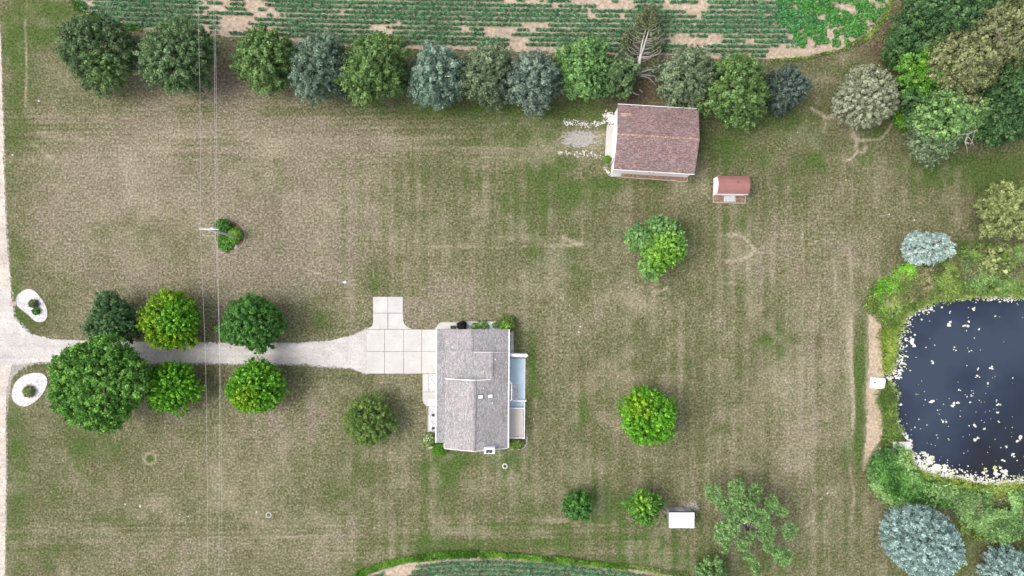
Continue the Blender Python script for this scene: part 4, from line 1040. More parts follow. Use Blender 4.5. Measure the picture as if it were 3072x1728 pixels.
# floating algae
def algae():
    r = rng_(9)
    lst = []
    def add(px, py, s): lst.append((px, py, s))
    shore = pond_px[1:31]
    for i in range(len(shore) - 1):
        (x0, y0), (x1, y1) = shore[i], shore[i + 1]
        L = math.hypot(x1 - x0, y1 - y0); nn = int(L * 1.25)
        nxn, nyn = -(y1 - y0) / L, (x1 - x0) / L
        # inward normal points towards pond centre
        if nxn * (3100 - x0) + nyn * (1160 - y0) < 0: nxn, nyn = -nxn, -nyn
        my = (y0 + y1) / 2
        wd = 46 if 930 < my < 1150 else (10 if 1150 <= my < 1350 else (26 if my >= 1350 else 20))
        if my > 1150 and my < 1340: nn = int(nn * .6)
        for _ in range(nn):
            f = r.random(); off = 5 + abs(r.normal(0, wd * .55)); add(x0 + (x1 - x0) * f + nxn * off, y0 + (y1 - y0) * f + nyn * off, r.uniform(.05, .17))
        for _ in range(int(L * .6)):
            f = r.random(); off = 5 + abs(r.normal(0, 6)); add(x0 + (x1 - x0) * f + nxn * off, y0 + (y1 - y0) * f + nyn * off, r.uniform(.10, .22))
    for (cx, cy, sx, sy, n_) in ((2780,1405,26,16,120),(2750,1385,18,14,60),(2820,1425,30,10,90),(2700,1010,16,40,90),(2690,1080,14,30,80),(2715,955,18,14,50),(2755,925,22,10,50),(2950,890,60,5,90),(2850,892,40,5,50),(3040,893,40,5,60),(2960,1440,60,8,90),(3050,1440,30,8,50)):
        for _ in range(n_): add(r.normal(cx, sx), r.normal(cy, sy), r.uniform(.06, .19))
    big = [(2848,972,.42,5),(2896,972,.30,4),(2850,936,.25,2),(2920,926,.28,4),(2935,988,.2,2),(2988,950,.2,2),(2785,934,.35,6),(2735,1026,.42,7),(2802,1088,.30,3),(2865,1048,.22,3),(2933,1128,.3,4),(2932,1104,.2,2),(2974,1105,.32,4),
           (2792,1202,.40,4),(2866,1212,.40,4),(2998,1212,.32,3),(2832,1264,.26,3),(2910,1206,.2,3),(2880,1170,.2,3),(2926,1280,.26,3),(2956,1288,.28,3),(3000,1265,.25,2),(2995,1238,.22,3),(2930,1316,.34,5),(3064,1312,.40,5),
           (3040,1366,.3,4),(3012,1380,.32,4),(3020,1340,.2,5),(2848,1320,.2,2),(2990,1412,.42,8),(3015,1416,.4,7),(2900,1420,.3,5),(2790,1380,.5,14),(2810,1400,.5,14),(2835,1410,.4,10),(2770,1360,.35,6),(2962,1150,.2,2),(3020,900,.25,3),
           (2750,1182,.15,2),(2696,1180,.3,4),(2700,1215,.25,3),(2722,945,.3,5),(2690,1130,.25,6),(2705,1110,.2,3),(2990,1200,.15,3),(2918,1186,.2,3),(3040,1130,.2,1),(2916,1174,.15,2),(2955,1412,.3,6)]
    for (x, y, s, n) in big:
        for k in range(n): add(x + r.normal(0, s * 13), y + r.normal(0, s * 12), s * r.uniform(.5, .9) * .8)
    for _ in range(210):
        x = r.uniform(2700, 3120); y = r.uniform(900, 1440)
        if y < 1180 and r.random() < .6: continue
        add(x, y, r.uniform(.05, .11))
    V = []; F = []; T = []
    for (px, py, s) in lst:
        x, y, _ = W(px, py, WATER_Z)
        if not (in_poly(np.array([x]), np.array([y]), pond)[0]): continue
        n = 9; b = len(V); z = WATER_Z + r.uniform(.012, .03)
        a0 = r.uniform(0, 6.28); asp = r.uniform(.6, 1.0)
        ring = []
        for k in range(n):
            a = a0 + 2 * math.pi * k / n; q = s * r.uniform(.6, 1.2)
            ring.append((x + q * math.cos(a), y + q * math.sin(a) * asp))
        V += [(p[0], p[1], WATER_Z - .01) for p in ring] + [(x + (p[0] - x) * .85, y + (p[1] - y) * .85, z) for p in ring]
        for k in range(n): F.append((b + k, b + (k + 1) % n, b + n + (k + 1) % n, b + n + k))
        F.append(tuple(b + n + k for k in range(n)))
        t = .9 if r.random() > .16 else .1
        T += [min(1, max(0, t + r.normal(0, .08)))] * (2 * n)
    me = bpy.data.meshes.new('floating_algae'); me.from_pydata(V, [], F)
    a = me.attributes.new('tint', 'FLOAT', 'POINT'); a.data.foreach_set('value', np.array(T, np.float32)); me.update()
    n = NB('algae'); c = n.ramp(n.attr('tint'), [(.1, (.42,.44,.16)), (.6, (.60,.58,.46)), (.9, (.66,.64,.58))])
    g = n.rng(n.noise(7, 4, .7), .3, .7, .8, 1.12); c = n.mix(1.0, c, n.gray(g), 'MULTIPLY')
    o = link('floating_algae', me, n.fin(c, .8, .2)); tag(o, 'whitish and yellow algae scum floating on the pond', kind='stuff')
algae()

# ------------------------------------------------------------------ the house
HX = lambda x, y: x - (y - 988) * .0070        # the house is turned a hair
def HP(x, y, z):
    return Vector(W(HX(x, y), y, z))
hc = HP(1418, 1165, 0)
house = empty('house', (hc.x, hc.y, 0), 'single storey house with grey shingle gable roofs at the end of the driveway', 'house')
def hp(x, y, z): v = HP(x, y, z); return (v.x - hc.x, v.y - hc.y, z)
# work in metres, x from photo column at roof height
def hx(px, z): return hp(px, 988, z)
zE, zB, zR, zM, zG, zO = 2.60, 2.86, 4.40, 3.60, 3.28, 2.66
T = .14
def roof_plane(name, pts, mat, parent=house):
    """slab under the four (or more) top corners"""
    m = MB(); n = len(pts)
    m.prism([(p[0], p[1]) for p in pts], [p[2] - T for p in pts], [p[2] for p in pts])
    return m.build(name, M[mat], parent)
def rp(x, y, z): return hp(x, y, z)
rf = 'grey_shingle'
# front strip (left), full length
roof_plane('roof', [rp(1311,1328,zE), rp(1336,1328,zB), rp(1336,988,zB), rp(1311,988,zE)], 'grey_shingle_dark')
# garage: shallow gable
roof_plane('roof', [rp(1336,1057,zB), rp(1416,1057,zG), rp(1416,988,zG), rp(1336,988,zB)], rf)
roof_plane('roof', [rp(1416,1057,zG), rp(1526,1057,zO), rp(1526,988,zO), rp(1416,988,zG)], 'grey_shingle_dark')  # darker shingle paints in the duller light on this right slope
# middle: long low slope up to a ridge near the back
roof_plane('roof', [rp(1336,1139,zB), rp(1477,1139,zM), rp(1477,1057,zM), rp(1336,1057,zB)], rf)
roof_plane('roof', [rp(1477,1139,zM), rp(1526,1139,zO), rp(1526,1057,zO), rp(1477,1057,zM)], rf)
# main block: steeper gable
ys, yn = 1345, 1137
def edge_y(z): # world y of the south edge stays one straight line
    return hp(1336, ys, zB)[1]
def rpy(px, z, wy):
    # point at photo column px, height z, world y fixed
    y_img = 864 - (wy + hc.y) * FPX / (CAM_H - z)
    v = hp(px, y_img, z); return (v[0], wy, z)
wyS = hp(1336, ys, zB)[1]; wyN = hp(1336, yn, zB)[1]
roof_plane('roof', [rpy(1336,zB,wyS), rpy(1425.5,zR,wyS), rpy(1425.5,zR,wyN), rpy(1336,zB,wyN)], rf)
roof_plane('roof', [rpy(1425.5,zR,wyS), rpy(1526,zO-.03,wyS), rpy(1526,zO-.03,wyN), rpy(1425.5,zR,wyN)], rf)
# gable wall faces and ridge caps
def wallbox(x0, x1, y0, y1, z1, name='wall', mat='white_siding'):
    a = hp(x0, y1, 0); b = hp(x1, y1, 0); c = hp(x1, y0, 0); d = hp(x0, y0, 0)
    m = MB(); m.prism([a[:2], b[:2], c[:2], d[:2]], 0, z1); return m.build(name, M[mat], house)
# ground positions of the walls (roof corners pulled in by the overhang)
k3 = lambda px: 1536 + (px - 1536) * (CAM_H - 2.6) / CAM_H
k3y = lambda py: 864 + (py - 864) * (CAM_H - 2.6) / CAM_H
wallbox(k3(1311)+9, k3(1526)-8, k3y(988)+7, k3y(1328)-6, 2.40)
wallbox(k3(1336)+8, k3(1526)-8, k3y(1328)-6, k3y(1345)-6, 2.40)
def gable(pts, y_w, t=.08):
    m = MB(); lo = [(p[0], y_w, p[1]) for p in pts]; hi = [(p[0], y_w + t, p[1]) for p in pts]
    m.face(lo); m.face(hi[::-1])
    for i in range(len(pts)):
        j = (i + 1) % len(pts); m.face([lo[i], lo[j], hi[j], hi[i]])
    return m.build('gable_wall', M['white_siding'], house)
xb = rpy(1338,zB,wyS)[0]; xr = rpy(1425.5,zR,wyS)[0]; xo = rpy(1522,zO,wyS)[0]
gable([(xb, 2.4), (xo, 2.4), (xo, zO-.2), (xr, zR-.2), (xb, zB-.2)], wyS + .35)
gable([(xb, zB-.3), (xo, zO-.3), (xr, zR-.16)], wyN - .12)
y57 = hp(1416, 1057, zG)[1]
gable([(hp(1416,1057,zG)[0], zG-.25), (hp(1520,1057,zO)[0], zO-.2), (hp(1477,1057,zM)[0], zM-.15)], y57 - .12)
def strip(p, q, wdt, thk, name, mat, lift=.03):
    p = Vector(p); q = Vector(q); d = (q - p).normalized(); n = Vector((-d.y, d.x, 0)).normalized() * wdt / 2
    m = MB()
    a, b, c, e = p - n, q - n, q + n, p + n
    m.prism([(a.x,a.y),(b.x,b.y),(c.x,c.y),(e.x,e.y)], [a.z+lift-thk,b.z+lift-thk,c.z+lift-thk,e.z+lift-thk], [a.z+lift,b.z+lift,c.z+lift,e.z+lift])
    return m.build(name, M[mat], house)
for a, b in ((hp(1416,988,zG), hp(1416,1057,zG)), (hp(1477,1057.5,zM), hp(1477,1131,zM)), (rpy(1425.5,zR,wyN), rpy(1425.5,zR,wyS))):
    strip(a, b, .27, .10, 'ridge_cap', 'grey_shingle_dark', .05)
# gutters and rake trim in white
def trim(p, q, name='gutter', wdt=.13, lift=-.02, thk=.14): return strip(p, q, wdt, thk, name, 'white_paint', lift)
trim(hp(1309.6,988,zE), hp(1309.6,1328,zE)); trim(hp(1527.4,988,zO), hp(1527.4,1344,zO), wdt=.15)
trim(rpy(1334.6,zB,hp(1336,1329,zB)[1]), rpy(1334.6,zB,wyS), wdt=.07)
trim(rpy(1337,zB,wyN+.03), rpy(1425,zR,wyN+.03), 'rake_trim', .10, .02); trim(rpy(1426,zR,wyN+.03), rpy(1472,zM-.02,wyN+.03), 'rake_trim', .10, .02)
trim(rpy(1336,zB,wyS-.05), rpy(1425,zR,wyS-.05), 'rake_trim', .07); trim(rpy(1426,zR,wyS-.05), rpy(1525,zO,wyS-.05), 'rake_trim', .07)
trim(hp(1418,1056.6,zG), hp(1477,1056.6,zM), 'rake_trim', .05, .0); trim(hp(1477,1056.6,zM), hp(1524,1056.6,zO), 'rake_trim', .05, .0)
# skylights, vents, chimney
def zon(px): # height on the back slope
    return zR + (zO - zR) * (px - 1425.5) / (1526 - 1425.5)
for cx, cy in ((1443.5, 1190), (1472.5, 1188.5)):
    z = zon(cx); p = hp(cx, cy, z); dz = (zO - zR) / 4.3 * .3
    m = MB(); m.prism([(p[0]-.34,p[1]-.28),(p[0]+.34,p[1]-.28),(p[0]+.34,p[1]+.28),(p[0]-.34,p[1]+.28)], [z-.05-dz*-1-.1,z-.05+dz-.1,z-.05+dz-.1,z-.05-dz-.1], [z+.05-dz,z+.05+dz,z+.05+dz,z+.05-dz])
    s = m.build('skylight', M['dark_metal'], house)
    m = MB(); m.prism([(p[0]-.28,p[1]-.22),(p[0]+.28,p[1]-.22),(p[0]+.28,p[1]+.22),(p[0]-.28,p[1]+.22)], [z+.04-dz,z+.04+dz,z+.04+dz,z+.04-dz], [z+.14-dz*.8,z+.14+dz*.8,z+.14+dz*.8,z+.14-dz*.8])
    m.build('pane', M['skylight'], s)
for cx, cy in ((1452, 1164), (1479, 1208), (1487, 1078)):
    p = hp(cx, cy, zon(cx)); MB().tube([(p[0],p[1],p[2]-.1),(p[0],p[1],p[2]+.3)], .06, 8).build('vent_pipe', M['white_paint'], house)
m = MB()
a = hp(1455.5, 1360.5, 4.7); b = hp(1486, 1344.5, 4.7)
chx0, chx1, chy0, chy1 = a[0], b[0], a[1], b[1]
ch = MB().box(chx0, chx1, chy0, chy1, 0, 4.6).build('chimney', M['white_siding'], house, bevel=.03)
cap = MB().box(chx0-.04, chx1+.04, chy0-.04, chy1+.04, 4.6, 4.68).build('chimney_cap', M['white_paint'], ch)
for q in (.30, .62):
    xx = chx0 + (chx1 - chx0) * q; yy = (chy0 + chy1) / 2 - .05
    MB().box(xx-.17, xx+.17, yy-.17, yy+.17, 4.68, 5.0).build('flue', M['dark_metal'], ch, bevel=.02)
# bay on the back (right) wall
m = MB()
bay = [hp(1527,1206,2.4), hp(1536,1199,2.4), hp(1536,1153,2.4), hp(1527,1144,2.4)]
m.prism([p[:2] for p in bay], .2, [2.30, 2.16, 2.16, 2.30]); m.build('bay', M['white_siding'], house)
m = MB(); by2 = [hp(1526.6,1207,2.5), hp(1536.6,1199.6,2.3), hp(1536.6,1152.4,2.3), hp(1526.6,1143,2.5)]
m.prism([p[:2] for p in by2], [2.34, 2.2, 2.2, 2.34], [2.42, 2.28, 2.28, 2.42]); m.build('bay_roof', M['grey_shingle_dark'], house)
for i in range(3):
    p, q = by2[i], by2[i + 1]
    MB().tube([(p[0],p[1],2.38),(q[0],q[1],2.28)], .05, 6).build('bay_trim', M['white_paint'], house)
# door and windows on the walls (seen from the side)
def wall_panel(px, py, horizontal, wd, z0, z1, name, mat):
    p = hp(px, py, 0); m = MB()
    if horizontal: m.box(p[0]-wd/2, p[0]+wd/2, p[1]-.04, p[1]+.04, z0, z1)
    else: m.box(p[0]-.04, p[0]+.04, p[1]-wd/2, p[1]+wd/2, z0, z1)
    f = m.build(name, M['white_paint' if mat != 'glass_dark' else 'white_paint'], house)
    m = MB()
    if horizontal: m.box(p[0]-wd/2+.07, p[0]+wd/2-.07, p[1]-.055, p[1]+.055, z0+.07, z1-.07)
    else: m.box(p[0]-.055, p[0]+.055, p[1]-wd/2+.07, p[1]+wd/2-.07, z0+.07, z1-.07)
    m.build('pane' if mat == 'glass_dark' else 'panel', M[mat], f)
wl = k3(1311)+9 - .4; wr = k3(1526)-8+.4
wall_panel(wl, 1020, False, 2.6, .08, 2.2, 'garage_door', 'white_paint'); wall_panel(wl, 1085, False, 2.6, .08, 2.2, 'garage_door', 'white_paint')
wall_panel(wl, 1200, False, 1.0, .1, 2.1, 'door', 'tan_deck'); wall_panel(wl, 1250, False, 1.4, 1.0, 2.1, 'window', 'glass_dark'); wall_panel(wl, 1290, False, 1.4, 1.0, 2.1, 'window', 'glass_dark')
wall_panel(wr, 1110, False, 1.8, .1, 2.1, 'door', 'glass_dark'); wall_panel(wr, 1260, False, 1.8, .7, 2.1, 'window', 'glass_dark'); wall_panel(wr, 1020, False, 1.2, 1.0, 2.1, 'window', 'glass_dark')

# surroundings of the house
def st(name, pxs, z, mat, thick=0, seed=1, step=0, jit=0, smooth=0):
    p = [W(*q)[:2] for q in pxs]
    if smooth: p = smoothed(p, smooth)
    return sheet(name, p, z, M[mat], step, jit, thick, seed, kind='structure')
st('gravel_strip', [(1370,994),(1524,994),(1524,966),(1372,966)], .02, 'white_gravel')
st('gravel_strip', [(1524,1060),(1541,1060),(1540,992),(1524,992)], .02, 'river_gravel')
st('gravel_strip', [(1524,1074),(1579,1074),(1579,1064),(1524,1064)], .02, 'river_gravel')
st('gravel_strip', [(1286.5,1175),(1312,1175),(1312,1122),(1286.5,1122)], .02, 'white_gravel')
st('gravel_strip', [(1284,1345),(1318,1345),(1318,1220.5),(1286,1220.5)], .02, 'white_gravel')
st('mulch_bed', [(1524,1345),(1570,1345),(1572,1310),(1524,1310)], .018, 'mulch')
pa = MB(); pa.prism([W(*p)[:2] for p in [(1522,1214),(1573,1214),(1574,1075),(1522,1075)]], -.05, .16)
pat = pa.build('patio', M['blue_paint'], bevel=.015); pat['kind'] = 'structure'
ped = MB(); ped.prism([W(*p)[:2] for p in [(1573.2,1214),(1575,1214),(1576,1075),(1574.2,1075)]], -.05, .19); pe = ped.build('patio_edge', M['white_paint']); pe['kind'] = 'structure'
st('gravel_strip', [(1537,1198),(1555,1198),(1555,1149),(1537,1149)], .175, 'white_gravel')
# steps / pale mat by the entrance
mt = MB(); mt.prism([W(*p)[:2] for p in [(1287,1217),(1309,1217),(1309,1197),(1287,1197)]], .07, .12); mt.build('door_mat', M['skylight'])
tag(bpy.data.objects['door_mat'], 'pale blue grey mat on the entrance walkway beside the roof edge', 'mat')
for k in range(0): pass
# edging lines
def edge_line(name, label, pxs, z, w_, hgt, mat, cat='edging'):
    m = MB()
    for (a, b) in zip(pxs[:-1], pxs[1:]):
        A = Vector(W(*a)); B = Vector(W(*b)); d = (B - A).normalized(); n = Vector((-d.y, d.x, 0)) * w_ / 2
        A = A - d * w_ * .4; B = B + d * w_ * .4 - d * w_ * .41
        m.prism([(A-n)[:2], (B-n)[:2], (B+n)[:2], (A+n)[:2]], 0, hgt)
    o = m.build(name, M[mat]); return tag(o, label, cat)
edge_line('garden_edging', 'pale edging round the white gravel strip above the house', [(1370,988),(1370,965),(1510,965)], 0, .09, .08, 'concrete_old')
edge_line('garden_edging', 'pale edging left of the gravel strip beside the front wall', [(1285,1222),(1283,1300)], 0, .08, .08, 'concrete_old')
edge_line('garden_edging', 'grey curb curving round the shrub at the lower right corner of the house', [(1581,1310),(1580,1330),(1573,1342),(1560,1348),(1530,1348)], 0, .12, .06, 'concrete_old')

# white patio wall, railings, tan deck
def fence_run(name, label, a, b, hgt, posts, rail_w=.10, solid=False):
    A = Vector(W(*a)); B = Vector(W(*b)); L = (B - A).length
    root = empty(name, (A.x, A.y, 0), label, 'fence', rz=math.atan2(B.y - A.y, B.x - A.x))
    if solid:
        MB().box(0, L, -.13, .13, .05, hgt).build('panel', M['white_paint'], root, bevel=.02)
        MB().box(-.05, L+.05, -.18, .18, hgt, hgt+.06).build('cap', M['white_paint'], root)
    else:
        MB().box(0, L, -rail_w/2, rail_w/2, hgt-.06, hgt).build('rail', M['white_paint'], root)
        MB().box(0, L, -.03, .03, .25, .31).build('rail', M['white_paint'], root)
        mb = MB()
        n = int(L / .14)
        for i in range(1, n): mb.box(i*L/n-.015, i*L/n+.015, -.015, .015, .25, hgt-.05)
        mb.build('balusters', M['white_paint'], root)
    for i in range(posts):
        x = L * i / (posts - 1); MB().box(x-.07, x+.07, -.07, .07, 0, hgt+.08).build('post', M['white_paint'], root)
    return root
fence_run('privacy_wall', 'thick white wall standing out from the house above the blue patio', (1526,1060.5), (1580,1062.5), 1.9, 2, solid=True)
fence_run('railing', 'white railing across the lower end of the blue patio', (1537,1199), (1577,1198.5), 1.1, 3)
fence_run('railing', 'white railing along the upper side of the tan deck', (1526,1220.5), (1570,1220.5), 1.1, 3)
fence_run('railing', 'white railing along the lower side of the tan deck', (1526,1308.5), (1570,1308.5), 1.1, 3)
fence_run('railing', 'long white railing along the right side of the tan deck', (1573.5,1199), (1572.5,1309), 1.1, 5)
dk = MB()
for i in range(34):
    y0 = 1224 + i * 84 / 34; p = W(1524, y0 + 84/34); q = W(1570.5, y0)
    dk.box(p[0], q[0], p[1], q[1] - .012, .50, .54)
p = W(1524,1308); q = W(1570.5,1224)
root = empty('deck', ((p[0]+q[0])/2, (p[1]+q[1])/2, 0), 'tan planked deck behind the lower right part of the house', 'deck')
o = dk.build('planks', M['tan_deck'], root); o.location = (-root.location.x, -root.location.y, 0)
o = MB().box(p[0]+.05, q[0]-.05, p[1]+.05, q[1]-.05, .02, .49).build('frame', M['concrete_old'], root); o.location = (-root.location.x, -root.location.y, 0)
st('patio', [(1524,1219),(1571,1219),(1571,1200),(1526,1207)], .20, 'blue_paint', .0)
st('patio', [(1524,1316),(1569,1316),(1569,1310),(1524,1310)], .10, 'blue_paint', .0)
# grate and air conditioner style boxes
gr = MB(); a = W(1352,986); b = W(1368,977)
for i in range(9): x = a[0] + (b[0]-a[0]) * i/8; gr.box(x-.012, x+.012, a[1], b[1], .075, .10)
for i in range(6): y = a[1] + (b[1]-a[1]) * i/5; gr.box(a[0], b[0], y-.010, y+.010, .101, .115)
gr.prism([(a[0],a[1]),(b[0],a[1]),(b[0],b[1]),(a[0],b[1])], .066, .072)
tag(gr.build('floor_grate', M['dark_metal']), 'dark grey grate on the concrete beside the garage', 'grate')
for i, (x, y, lb) in enumerate(((1300,1244,'upper of two small dark garden lights by the front wall'), (1300,1283,'lower of two small dark garden lights by the front wall'))):
    p = W(x, y); rt = empty('garden_light', (p[0], p[1], 0), lb, 'light', 'dark garden lights by the front wall')
    MB().tube([(0,0,0),(0,0,.35)], .04, 8).build('stem', M['dark_metal'], rt)
    MB().tube([(0,0,.35),(0,0,.40),(0,0,.52)], [.20,.19,.05], 12).build('shade', M['dark_metal'], rt)
# house shrubs
shrub('shrub', 'small almost black shrub in the gravel strip above the house', 1387, 978, .48, .9, 'burgundy')
shrub('shrub', 'dark and yellow shrub at the upper right corner of the house', 1521, 971, .85, 1.5, 'juniper', leaf=.15, second=(-.3,-.4,.6,'lime'), lump=.16)
for i, (x, y, q, lb) in enumerate(((1425,979,.32,'low green plant left of centre in the white gravel strip'), (1441,973,.30,'thin green plant in the middle of the white gravel strip'), (1455,979,.40,'spreading green plant touching the roof edge in the white gravel strip'), (1487,976,.28,'rightmost small green plant in the white gravel strip'))):
    shrub('perennial_plant', lb, x, y, q, .35, 'apple', 'green plants in the white gravel strip', 'plant', per=10, leaf=.12, spacing=.16, lump=.3)
shrub('hydrangea', 'white flowering hydrangea at the lower left corner of the house', 1291, 1316, .78, 1.2, 'weed', leaf=.14)
r = rng_(3); hr = [o for o in C.objects if o.name == 'hydrangea'][0]
P_, O_ = dome_points((0,0,.6), (.74,.74,.66), .27, r, zmin=0)
for p_, o_ in zip(P_, O_):
    V_, t_ = clump_leaves(p_[None], o_[None], .085, 26, .12, .9, r); link('flower', np_mesh('flower', V_, 4, t_), M['hydrangea'], hr)
shrub('shrub', 'bright green fern like shrub at the lower left corner of the roof', 1321, 1342, .85, 1.0, 'vine', leaf=.16, aspect=.3, lump=.2, spacing=.26)
shrub('shrub', 'dense green hosta clump beside the lower end of the tan deck', 1547, 1329, .80, .9, 'weed', leaf=.2, aspect=.5, spacing=.24, lobes=[(-.3,0,0,.7),(.35,0,0,.7)])
m = MB()
p = W(1515,1398); rr = rng_(4)
rt = empty('fire_pit', (p[0], p[1], 0), 'small ring of pale stones on the grass below the house', 'fire pit')
for k in range(9):
    a = k * .7; q = .30
    MB().tube([(math.cos(a)*q, math.sin(a)*q, 0), (math.cos(a)*q, math.sin(a)*q, .16), (math.cos(a)*q, math.sin(a)*q, .22)], [.12,.11,.05], 7).build('stone', M['stone'], rt)
p = W(806,1545)
rt = MB()
for k in range(20):
    a0 = 2*math.pi*k/20; a1 = 2*math.pi*(k+1)/20
    rt.prism([(p[0]+.26*math.cos(a0),p[1]+.26*math.sin(a0)),(p[0]+.40*math.cos(a0),p[1]+.40*math.sin(a0)),(p[0]+.40*math.cos(a1),p[1]+.40*math.sin(a1)),(p[0]+.26*math.cos(a1),p[1]+.26*math.sin(a1))], 0, .07)
tag(rt.build('concrete_ring', M['concrete_old']), 'round weathered concrete ring set in the lower left lawn', 'ring')

# gravel islands at the drive entrance
def island(label, pxs, seed):
    pts = smoothed([W(*q)[:2] for q in pxs], 2)
    c = np.mean(pts, 0); rt = empty('gravel_bed', (c[0], c[1], 0), label, 'garden bed', 'white gravel beds at the drive entrance')
    loc = [(x - c[0], y - c[1]) for x, y in pts]
    sheet('gravel', loc, .02, M['white_gravel'], .15, 0, .04, seed, parent=rt)
    m = MB(); n = len(loc)
    for i in range(n):
        a = Vector((*loc[i], 0)); b = Vector((*loc[(i+1) % n], 0)); na = a.normalized() * .05; nb = b.normalized() * .05
        m.prism([(a)[:2], (a+na)[:2], (b+nb)[:2], (b)[:2]][::-1], 0, .09)
    m.build('edging', M['edging'], rt)
    return rt
island('bean shaped white gravel bed above the drive entrance', [(49,895),(60,878),(82,867),(101,869),(118,888),(136,912),(143,935),(141,957),(125,967),(103,962),(88,944),(68,930),(51,917)], 21)
island('oval white gravel bed below the drive entrance', [(36,1180),(44,1150),(68,1128),(95,1119),(127,1119),(143,1135),(141,1158),(126,1185),(102,1208),(75,1221),(48,1211),(38,1196)], 22)
shrub('shrub', 'brown green shrub in the bean shaped gravel bed', 105, 911, .42, .7, 'dead_needle', 'shrubs in the white gravel beds', leaf=.12, spacing=.18)
shrub('shrub', 'small round green shrub in the bean shaped gravel bed', 112, 934, .34, .55, 'maple_green', 'shrubs in the white gravel beds', leaf=.10, spacing=.15)
shrub('shrub', 'yellow green tufted shrub in the oval gravel bed', 91, 1174, .62, .8, 'olive', 'shrubs in the white gravel beds', leaf=.14, aspect=.3, spacing=.2)
st('brick_path', [(28,919),(48,917),(48,905),(30,906)], .03, 'brick')

# utility pole, wires, bed with shrubs
def pole():
    B = Vector(W(722, 714, 0)); Tp = Vector(W(628, 690, 9.4))
    root = empty('utility_pole', B, 'grey wooden utility pole with transformer rising from a small round bed', 'utility pole')
    L = Tp - B
    MB().tube([(0,0,-.2), L*.5, L], [.17,.14,.11], 10).build('pole', M['wood_grey'], root, smooth=True)
    def R(x, y, z): v = Vector(W(x, y, z)) - B; return v
    MB().tube([R(601,687,8.6), R(656,688,8.6)], .065, 6).build('crossarm', M['white_paint'], root)
    MB().tube([R(606,706,7.4), R(644,708,7.4)], .03, 6).build('brace', M['wood_grey'], root)
    c = R(640,688,8.0); MB().tube([c+Vector((0,0,-.5)), c+Vector((0,0,.35)), c+Vector((0,0,.5))], [.30,.30,.12], 14).build('transformer', M['galvanised'], root, smooth=True)
    for x, y in ((601,687),(646,688),(652,688)):
        c = R(x,y,8.6); MB().tube([c, c+Vector((0,0,.12)), c+Vector((0,0,.2))], [.05,.08,.04], 8).build('insulator', M['white_paint'], root)
pole()
def wire(label, pxs):
    A = Vector(W(*pxs[0])); m = MB()
    q = [Vector(W(*p)) for p in pxs]; full = []
    for a, b in zip(q[:-1], q[1:]):
        for k in range(6): full.append(a.lerp(b, k/6))
    full.append(q[-1])
    m.tube(full, .011, 5); tag(m.build('power_line', wire_m), label, 'wire', 'overhead power lines')
wire_m = plain('wire_metal', (.62,.58,.57), .5, .05)
wire('leftmost power line crossing the whole picture past the pole', [(590,-400,8.2),(594,0,7.9),(600,280,8.1),(601,560,8.5),(601,687,8.8),(607,850,8.4),(614,1000,8.1),(618,1152,7.9),(622,1450,7.8),(622,1728,7.9),(620,2200,8.4)])
wire('middle power line touching the transformer', [(636,-400,8.2),(641,0,7.9),(644,280,8.1),(646,560,8.5),(646,688,8.8),(653,850,8.4),(657,1000,8.1),(659,1152,7.9),(658,1450,7.8),(656,1728,7.9),(652,2200,8.4)])
wire('rightmost power line just right of the pole top', [(638,-400,8.2),(645,0,7.9),(649,280,8.1),(651,560,8.5),(652,688,8.8),(655,850,8.4),(658,1000,8.15),(662,1152,7.95),(665,1450,7.8),(666,1728,7.9),(668,2200,8.4)])
cbx = W(691,708)
rt = empty('pole_bed', (cbx[0], cbx[1], 0), 'round planted bed with thin edging at the foot of the utility pole', 'garden bed')
ring = [(math.cos(a)*1.98, math.sin(a)*1.98) for a in np.linspace(0, 2*math.pi, 41)[:-1]]
sheet('soil', ring, .012, M['mulch'], parent=rt)
m = MB()
for i in range(40):
    a, b = ring[i], ring[(i+1) % 40]; m.prism([(a[0]*.985,a[1]*.985),(a[0]*1.015,a[1]*1.015),(b[0]*1.015,b[1]*1.015),(b[0]*.985,b[1]*.985)], 0, .08)
m.build('edging', M['concrete_old'], rt)
pg = 'shrubs in the bed at the utility pole'
shrub('arborvitae', 'rounded bright green shrub, top one in the pole bed', 677, 683, .85, 1.6, 'maple_green', pg, leaf=.14, spacing=.24)
shrub('arborvitae', 'golden green shrub on the right in the pole bed, at the pole foot', 709, 707, .80, 1.2, 'lime', pg, leaf=.14, spacing=.24)
shrub('arborvitae', 'dark green spreading shrub, lower one in the pole bed', 682, 727, .95, .9, 'oak_green', pg, leaf=.15, spacing=.26, lump=.2)
def rock(label, px, py, s, seed, group=None, name='rock'):
    r = rng_(seed); bm = bmesh.new(); bmesh.ops.create_icosphere(bm, subdivisions=2, radius=s)
    for v in bm.verts: v.co *= float(r.uniform(.82, 1.15)); v.co.z *= .55
    me = bpy.data.meshes.new(name); bm.to_mesh(me); bm.free()
    o = link(name, me, M['stone']); x, y, _ = W(px, py); o.location = (x, y, s*.2); return tag(o, label, 'rock', group)
rock('white rock at the lower left of the pole bed', 669, 729, .28, 1, 'white rocks in the pole bed'); rock('white rock at the lower right of the pole bed', 706, 739, .34, 2, 'white rocks in the pole bed')
ls = 'small pale stones scattered on the lawn'
row_l = 'small pale stone in the broken line of stones crossing the lower left lawn'
slant = 'tiny pale stone in the slanting line of stones left of the silvery tree'
